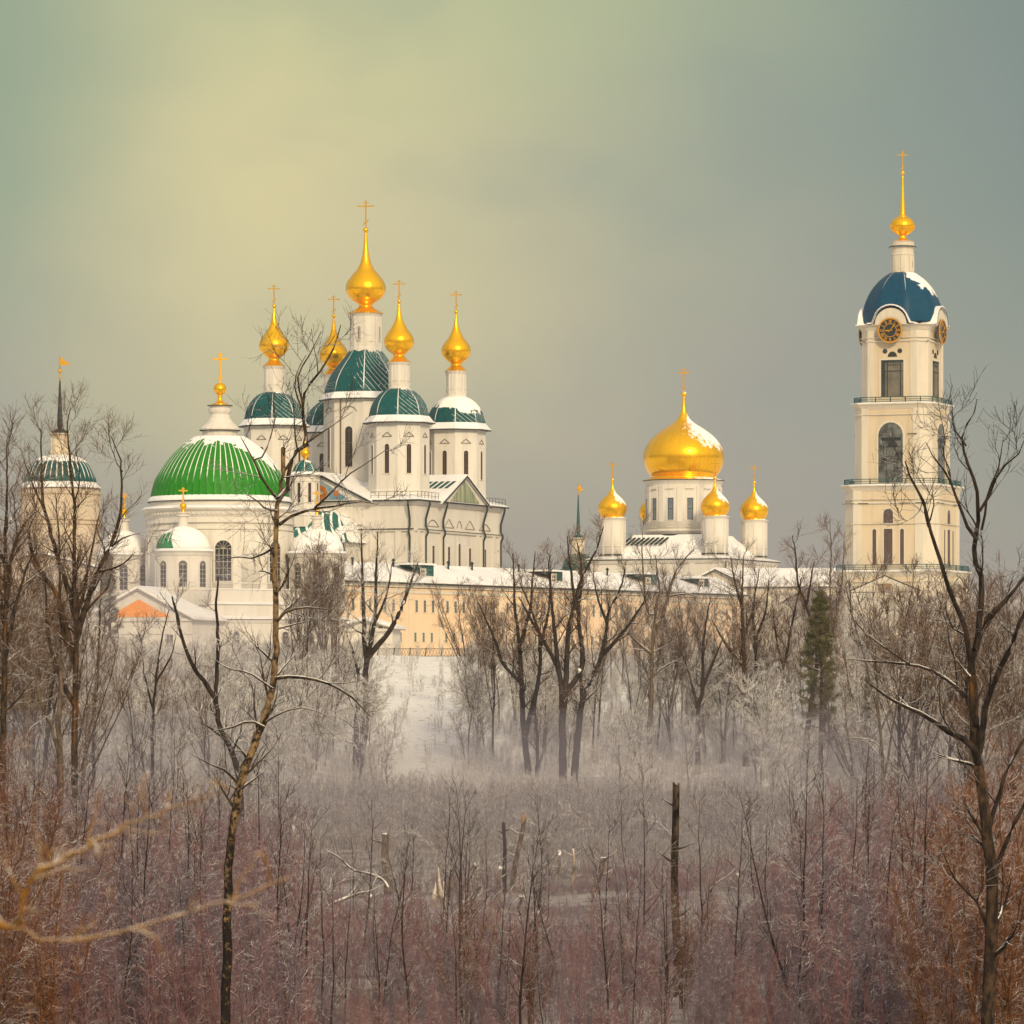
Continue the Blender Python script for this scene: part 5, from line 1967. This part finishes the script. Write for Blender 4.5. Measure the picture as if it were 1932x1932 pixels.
g4 = 'rust coloured shrubs in the foreground brushwood'
ru = [bushy(400 + i, 6.5, 9, .4, .03, TW['rust'], bark_mat('rust_stem_%d' % i, (.05, .025, .015), (.20, .085, .03), .35), PR, 'rust_shrub', 'rust brown many-stemmed shrub standing in the foreground brushwood', 'shrub', g4) for i in range(3)]
spots = []
for u, y, s in ((1790, 118, .9), (1835, 122, 1.2), (1900, 116, 1.25), (1940, 124, 1.3), (1760, 128, .75), (1880, 135, 1.2), (1925, 150, 1.3), (1815, 150, 1.0), (1740, 150, .8), (1860, 170, 1.2),
                (20, 130, 1.0), (70, 138, .9), (-20, 125, 1.2), (120, 150, .8), (40, 165, 1.1), (160, 140, .6), (95, 180, .9), (1900, 190, 1.2), (1790, 200, 1.0), (1700, 180, .7), (1000, 138, .55), (880, 142, .6), (1290, 145, .55), (0, 140, 1.2), (45, 150, 1.15), (85, 128, 1.0), (-10, 175, 1.4), (130, 168, .9), (30, 190, 1.3), (190, 160, .7), (1950, 172, 1.4), (1845, 138, 1.1), (1910, 210, 1.4), (1770, 168, .9)):
    spots.append(((u - 966) * y / F, y, s, rng.uniform(0, 6.28), int(rng.integers(0, 3))))
scatter(ru, spots)


# ------------------------------------------------------------------ brushwood: one uncountable mass
def brush():
    lib = bpy.data.collections.new('brushwood_sources')
    PB = dict(n1=3.6, L1=.60, n2=4, L2=.28, n3=3, L3=.15, rmin=.005, ang=22, start=.2, up=.05, wob=.035)
    kinds = []
    for i in range(6):
        rg = np.random.default_rng(500 + i)
        st = []
        for q in range(7):
            a = rg.uniform(0, 6.28)
            t = rg.uniform(.0, .22)
            P, R = shoot(rg, np.array((rg.normal(0, .3), rg.normal(0, .3), -.15)), np.array((math.cos(a) * t, math.sin(a) * t, 1)), 2.6 * rg.uniform(.5, 1), .014, .005, 7, .03, .05)
            st.append((P, R, 3))
        limbs, twigs = leafless(rg, st, **PB)
        me = tubes_mesh('brush_source', limbs + twigs, TW['brush'])
        o = bpy.data.objects.new('brush_source', me)
        kinds.append(o)
    for far in (0, 1, 2):
        col = bpy.data.collections.new('brush_sources_%d' % far)
        for o in kinds:
            if far:
                me = o.data.copy()
                me.materials.clear()
                me.materials.append(TW['brush_far' if far == 1 else 'brush_frost'])
                o = bpy.data.objects.new('brush_source', me)
            col.objects.link(o)
        rg = np.random.default_rng(600 + far)
        pts, sc = [], []
        y0, y1, dens = ((128, 255, .75), (255, 440, .45), (430, 582, .40))[far]
        ny = int((y1 - y0) * 1.0)
        for row in range(ny):
            y = y0 + (y1 - y0) * (row + rg.random()) / ny
            hw = 1010 * y / F
            cnt = rg.poisson(2 * hw * dens * (y1 - y0) / ny)
            for q in range(cnt):
                x = rg.uniform(-hw, hw)
                n = math.sin(x * .23 + 1.3 * math.sin(y * .11)) * math.sin(y * .17 + x * .05)
                if n > .45 and rg.random() < .8 and far < 2:
                    continue
                uu = 966 + x * F / y
                if far == 2 and 705 < uu < 875 and y > 458 and rg.random() < .86:
                    continue
                if any(abs(uu - cu) < hw_ and cy - 45 < y < cy + 1 for cu, cy, hw_ in CLEAR):
                    near_snag = True
                else:
                    near_snag = False
                pts.append((x, y, gz(x, y) - .02))
                u = 966 + x * F / y
                side = abs(u - 1000) / 966
                s = (.5 + 1.5 * rg.random() ** 2.2) * (1 + .5 * max(0, side - .35))
                if 540 < u < 1520 and 175 < y < 340:
                    s = rg.uniform(.28, .7)
                if far == 1 and 330 < y < 390 and 780 < u < 1420:
                    s = rg.uniform(.9, 1.35)
                elif far == 2 or y > 340:
                    s = min(s, 1.0 if far < 2 else .85)
                if not far and y < 190:
                    s = min(1.9, s * 1.25) if not 540 < u < 1520 else rg.uniform(.35, .5 + .9 * rg.random())
                sc.append(min(s, rg.uniform(.15, .3)) if near_snag else s)
        me = bpy.data.meshes.new('brushwood')
        me.from_pydata(pts, [], [])
        at_ = me.attributes.new('size', 'FLOAT', 'POINT')
        at_.data.foreach_set('value', sc)
        ob = tag(link(('brushwood', 'distant_brushwood', 'slope_brushwood')[far], me), ('mauve brown snow-dusted brushwood filling the near clearing', 'pale grey brown frosted brushwood of the far clearing', 'white frosted brushwood covering the slope below the monastery')[far], 'brushwood', kind='stuff')
        ng = bpy.data.node_groups.new('scatter_brush', 'GeometryNodeTree')
        ng.interface.new_socket('Geometry', in_out='INPUT', socket_type='NodeSocketGeometry')
        ng.interface.new_socket('Geometry', in_out='OUTPUT', socket_type='NodeSocketGeometry')
        N = ng.nodes
        gi, go = N.new('NodeGroupInput'), N.new('NodeGroupOutput')
        ci = N.new('GeometryNodeCollectionInfo')
        ci.inputs['Collection'].default_value = col
        ci.inputs['Separate Children'].default_value = True
        ci.inputs['Reset Children'].default_value = True
        ip = N.new('GeometryNodeInstanceOnPoints')
        ip.inputs['Pick Instance'].default_value = True
        rv = N.new('FunctionNodeRandomValue')
        rv.data_type = 'FLOAT_VECTOR'
        rv.inputs[0].default_value = (-.1, -.1, 0)
        rv.inputs[1].default_value = (.1, .1, 6.283)
        na = N.new('GeometryNodeInputNamedAttribute')
        na.data_type = 'FLOAT'
        na.inputs[0].default_value = 'size'
        Lk = ng.links.new
        Lk(gi.outputs[0], ip.inputs['Points'])
        Lk(ci.outputs[0], ip.inputs['Instance'])
        Lk(rv.outputs[0], ip.inputs['Rotation'])
        Lk(na.outputs[0], ip.inputs['Scale'])
        Lk(ip.outputs[0], go.inputs[0])
        md = ob.modifiers.new('scatter', 'NODES')
        md.node_group = ng


brush()


# ------------------------------------------------------------------ twigs hanging into view close to the camera
def near_branch():
    Y = 12.5
    k = Y / F
    x0 = -1.75
    root = empty('near_branch', (x0, Y, gz(x0, Y)), 0, 'blurred ochre twigs reaching in from the left close to the camera', 'branch')
    rng = np.random.default_rng(5)

    def w(pts, dy=0):
        return [((u - 966) * k - x0, dy, CZ + (VH - v) * k - gz(x0, Y)) for u, v in pts]
    polys = []
    stem = [(0, 0, -.2), (.02, 0, .6), (.0, 0, 1.0), (.03, 0, 1.6), (-.02, .1, 2.4)]
    P, L = resample(stem, 14)
    polys.append((P, np.linspace(.03, .012, 14), 8))
    P, L = resample([(.005, 0, .82)] + w(px('-60 1742 0 1750 40 1750 75 1775 130 1772 230 1755 330 1728 430 1695 500 1672 545 1655')), 40)
    polys.append((P + rng.normal(0, .004, P.shape), np.concatenate([np.linspace(.0072, .0054, 12), np.linspace(.0054, .0018, 28)]), 8))
    P, L = resample(w(px('38 1748 42 1700 46 1680 62 1655 110 1625 180 1590 260 1550 330 1522 380 1508 430 1487')), 36)
    polys.append((P + rng.normal(0, .004, P.shape), np.concatenate([np.linspace(.0056, .0052, 8), np.linspace(.0052, .0015, 28)]), 8))
    tw = []
    for q in polys[1:]:
        tw += kids(rng, q[0], q[1], 18, .08, 55, .13, .3, .7, -.03, .18, 6, .0030, 5)
        for P2, R2, _ in list(tw[-18:]):
            tw += kids(rng, P2, R2, 3, .3, 45, .05, .3, .8, .0, .2, 4, .0022, 4)
        for i in range(14):
            f = rng.integers(1, len(q[0]) - 1)
            q[1][f] *= rng.uniform(1.2, 1.6)
    link('limb', tubes_mesh('limb', polys + tw, bark_mat('ochre_bark', (.24, .10, .006), (.34, .19, .05), .40, 14)), root)


near_branch()
# ------------------------------------------------------------------ light, air, camera
SUN_EL, SUN_AZ = math.radians(26), math.radians(163)      # behind the camera
sd = Vector((math.sin(SUN_AZ) * math.cos(SUN_EL), math.cos(SUN_AZ) * math.cos(SUN_EL), math.sin(SUN_EL)))
L = bpy.data.lights.new('sun', 'SUN')
L.energy = 2.8
L.angle = math.radians(9)
L.color = (1.0, .80, .50)
so = bpy.data.objects.new('sun', L)
COL.objects.link(so)
so.rotation_euler = sd.to_track_quat('Z', 'Y').to_euler()
so.location = (-60, -60, 120)

W = bpy.data.worlds.new('World')
S.world = W
W.use_nodes = True
nb = NB.__new__(NB)
nb.nt = W.node_tree
for n in list(nb.nt.nodes):
    nb.nt.nodes.remove(n)
out = nb.node('ShaderNodeOutputWorld')
bg = nb.node('ShaderNodeBackground')
sky = nb.node('ShaderNodeTexSky')
sky.sky_type = 'NISHITA'
sky.sun_disc = False
sky.sun_elevation = SUN_EL
sky.sun_rotation = SUN_AZ
dirv = nb.node('ShaderNodeTexCoord').outputs['Generated']
x, y, z = nb.sep(dirv)[:3]
# cloud deck, all in world directions
wob = nb.math('SUBTRACT', nb.noise(14, nb.vmath('MULTIPLY', dirv, (1, 1, 1.5)), 3, .5), .5)
wob2 = nb.math('SUBTRACT', nb.noise(22, nb.vmath('ADD', dirv, (3, 1, 2)), 3, .5), .5)
xx = nb.math('ADD', x, nb.math('MULTIPLY', wob, .05))
zz = nb.math('ADD', z, nb.math('MULTIPLY', wob2, .05))


def blob(cx, cz, sx, sz, pw=1.):
    a = nb.math('POWER', nb.math('DIVIDE', nb.math('SUBTRACT', xx, cx), sx), 2.)
    b = nb.math('POWER', nb.math('DIVIDE', nb.math('SUBTRACT', zz, cz), sz), 2.)
    e = nb.math('EXPONENT', nb.math('MULTIPLY', nb.math('ADD', a, b), -1.))
    return nb.math('MULTIPLY', e, nb.ss(y, 0., .6, 0., pw))


base = nb.mix(nb.ss(zz, .025, .165), (.305, .272, .25), (.285, .338, .228))
base = nb.mix(nb.math('MULTIPLY', nb.ss(xx, .035, .125), nb.ss(zz, .0, .13)), base, (.178, .220, .193))
base = nb.mix(nb.math('MULTIPLY', nb.ss(xx, -.05, -.12), nb.ss(zz, .05, .13)), base, (.25, .32, .205))
base = nb.mix(blob(-.03, .145, .062, .045, .8), base, (.56, .57, .255))
base = nb.mix(blob(-.047, .102, .040, .036, .95), base, (.77, .66, .29))
base = nb.mix(blob(-.03, .082, .06, .036, .7), base, (.60, .51, .285))
base = nb.mix(nb.ss(wob, .0, .16, 0., .22), base, (.26, .30, .235))
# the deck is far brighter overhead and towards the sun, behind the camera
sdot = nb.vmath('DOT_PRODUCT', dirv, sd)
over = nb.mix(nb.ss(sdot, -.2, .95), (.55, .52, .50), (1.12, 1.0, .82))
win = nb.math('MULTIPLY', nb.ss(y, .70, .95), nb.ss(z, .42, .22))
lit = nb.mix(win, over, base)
# unseen dark band as wooded horizon, added for the gilding to reflect; snow below
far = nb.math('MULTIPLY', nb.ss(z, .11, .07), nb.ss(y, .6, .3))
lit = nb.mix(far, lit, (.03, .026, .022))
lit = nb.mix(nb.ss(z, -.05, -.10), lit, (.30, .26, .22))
skyc = nb.vmath('MULTIPLY', sky.outputs[0], (.10, .10, .10))
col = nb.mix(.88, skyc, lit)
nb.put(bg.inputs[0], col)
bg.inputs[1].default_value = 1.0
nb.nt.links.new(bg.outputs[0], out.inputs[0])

# haze
m = MB()
m.box(-900, 900, -300, 1500, -2.2, 96)
hz = bpy.data.materials.new('haze')
hz.use_nodes = True
nt = hz.node_tree
nt.nodes.remove(nt.nodes['Principled BSDF'])
pv = nt.nodes.new('ShaderNodeVolumePrincipled')
pv.inputs['Color'].default_value = (.95, .93, .90, 1)
pv.inputs['Density'].default_value = HAZE
pv.inputs['Anisotropy'].default_value = .1
nt.links.new(pv.outputs[0], nt.nodes['Material Output'].inputs['Volume'])
if HAZE > 0:
    tag(m.build('haze', hz), 'thin pale winter haze over the valley', 'haze', kind='stuff')

# a low bank of mist lies along the foot of the slope
MIST = ((0, 300, 430, 0, 165, 13, .0003), (0, 300, 300, 0, 180, 9.5, .0013),
        (-45, 31, 515, 6, 66, 22, .0033), (30, 30, 525, 6, 58, 22, .0016))
for i, (cx, ax, cy, cz, ay, az, den) in enumerate(MIST):
    m = MB()
    m.smooth = True
    m.lathe([(math.sin(PI * j / 16) + .0005, -math.cos(PI * j / 16)) for j in range(17)], 32)
    m.v = [(cx + p[0] * ax, cy + p[1] * ay, cz + p[2] * az) for p in m.v]
    mm = hz.copy()
    mm.name = 'mist'
    v = [n for n in mm.node_tree.nodes if n.type == 'PRINCIPLED_VOLUME'][0]
    v.inputs['Color'].default_value = (.62, .575, .68, 1)
    v.inputs['Density'].default_value = den
    tag(m.build('mist', mm), 'low mauve grey mist lying among the trees under the monastery', 'mist', kind='stuff')

cd = bpy.data.cameras.new('camera')
cd.sensor_width = 36
cd.sensor_fit = 'HORIZONTAL'
cd.lens = 36 * F / 1932
cd.shift_y = (VH - 966) / 1932
cd.clip_end = 6000
cd.clip_start = .5
cd.dof.use_dof = True
cd.dof.focus_distance = 450
cd.dof.aperture_fstop = 10
cam = bpy.data.objects.new('camera', cd)
COL.objects.link(cam)
cam.location = (0, 0, CZ)
cam.rotation_euler = (PI / 2, 0, 0)
S.camera = cam

vs = S.view_settings
vs.view_transform = 'Standard'
vs.look = 'None'
vs.exposure = 0
vs.gamma = 1
S.cycles.use_denoising = True
S.cycles.max_bounces = 6
S.cycles.diffuse_bounces = 3
S.cycles.volume_bounces = 1
S.cycles.transparent_max_bounces = 8
for o in S.objects:
    if 'used' in o:
        del o['used']
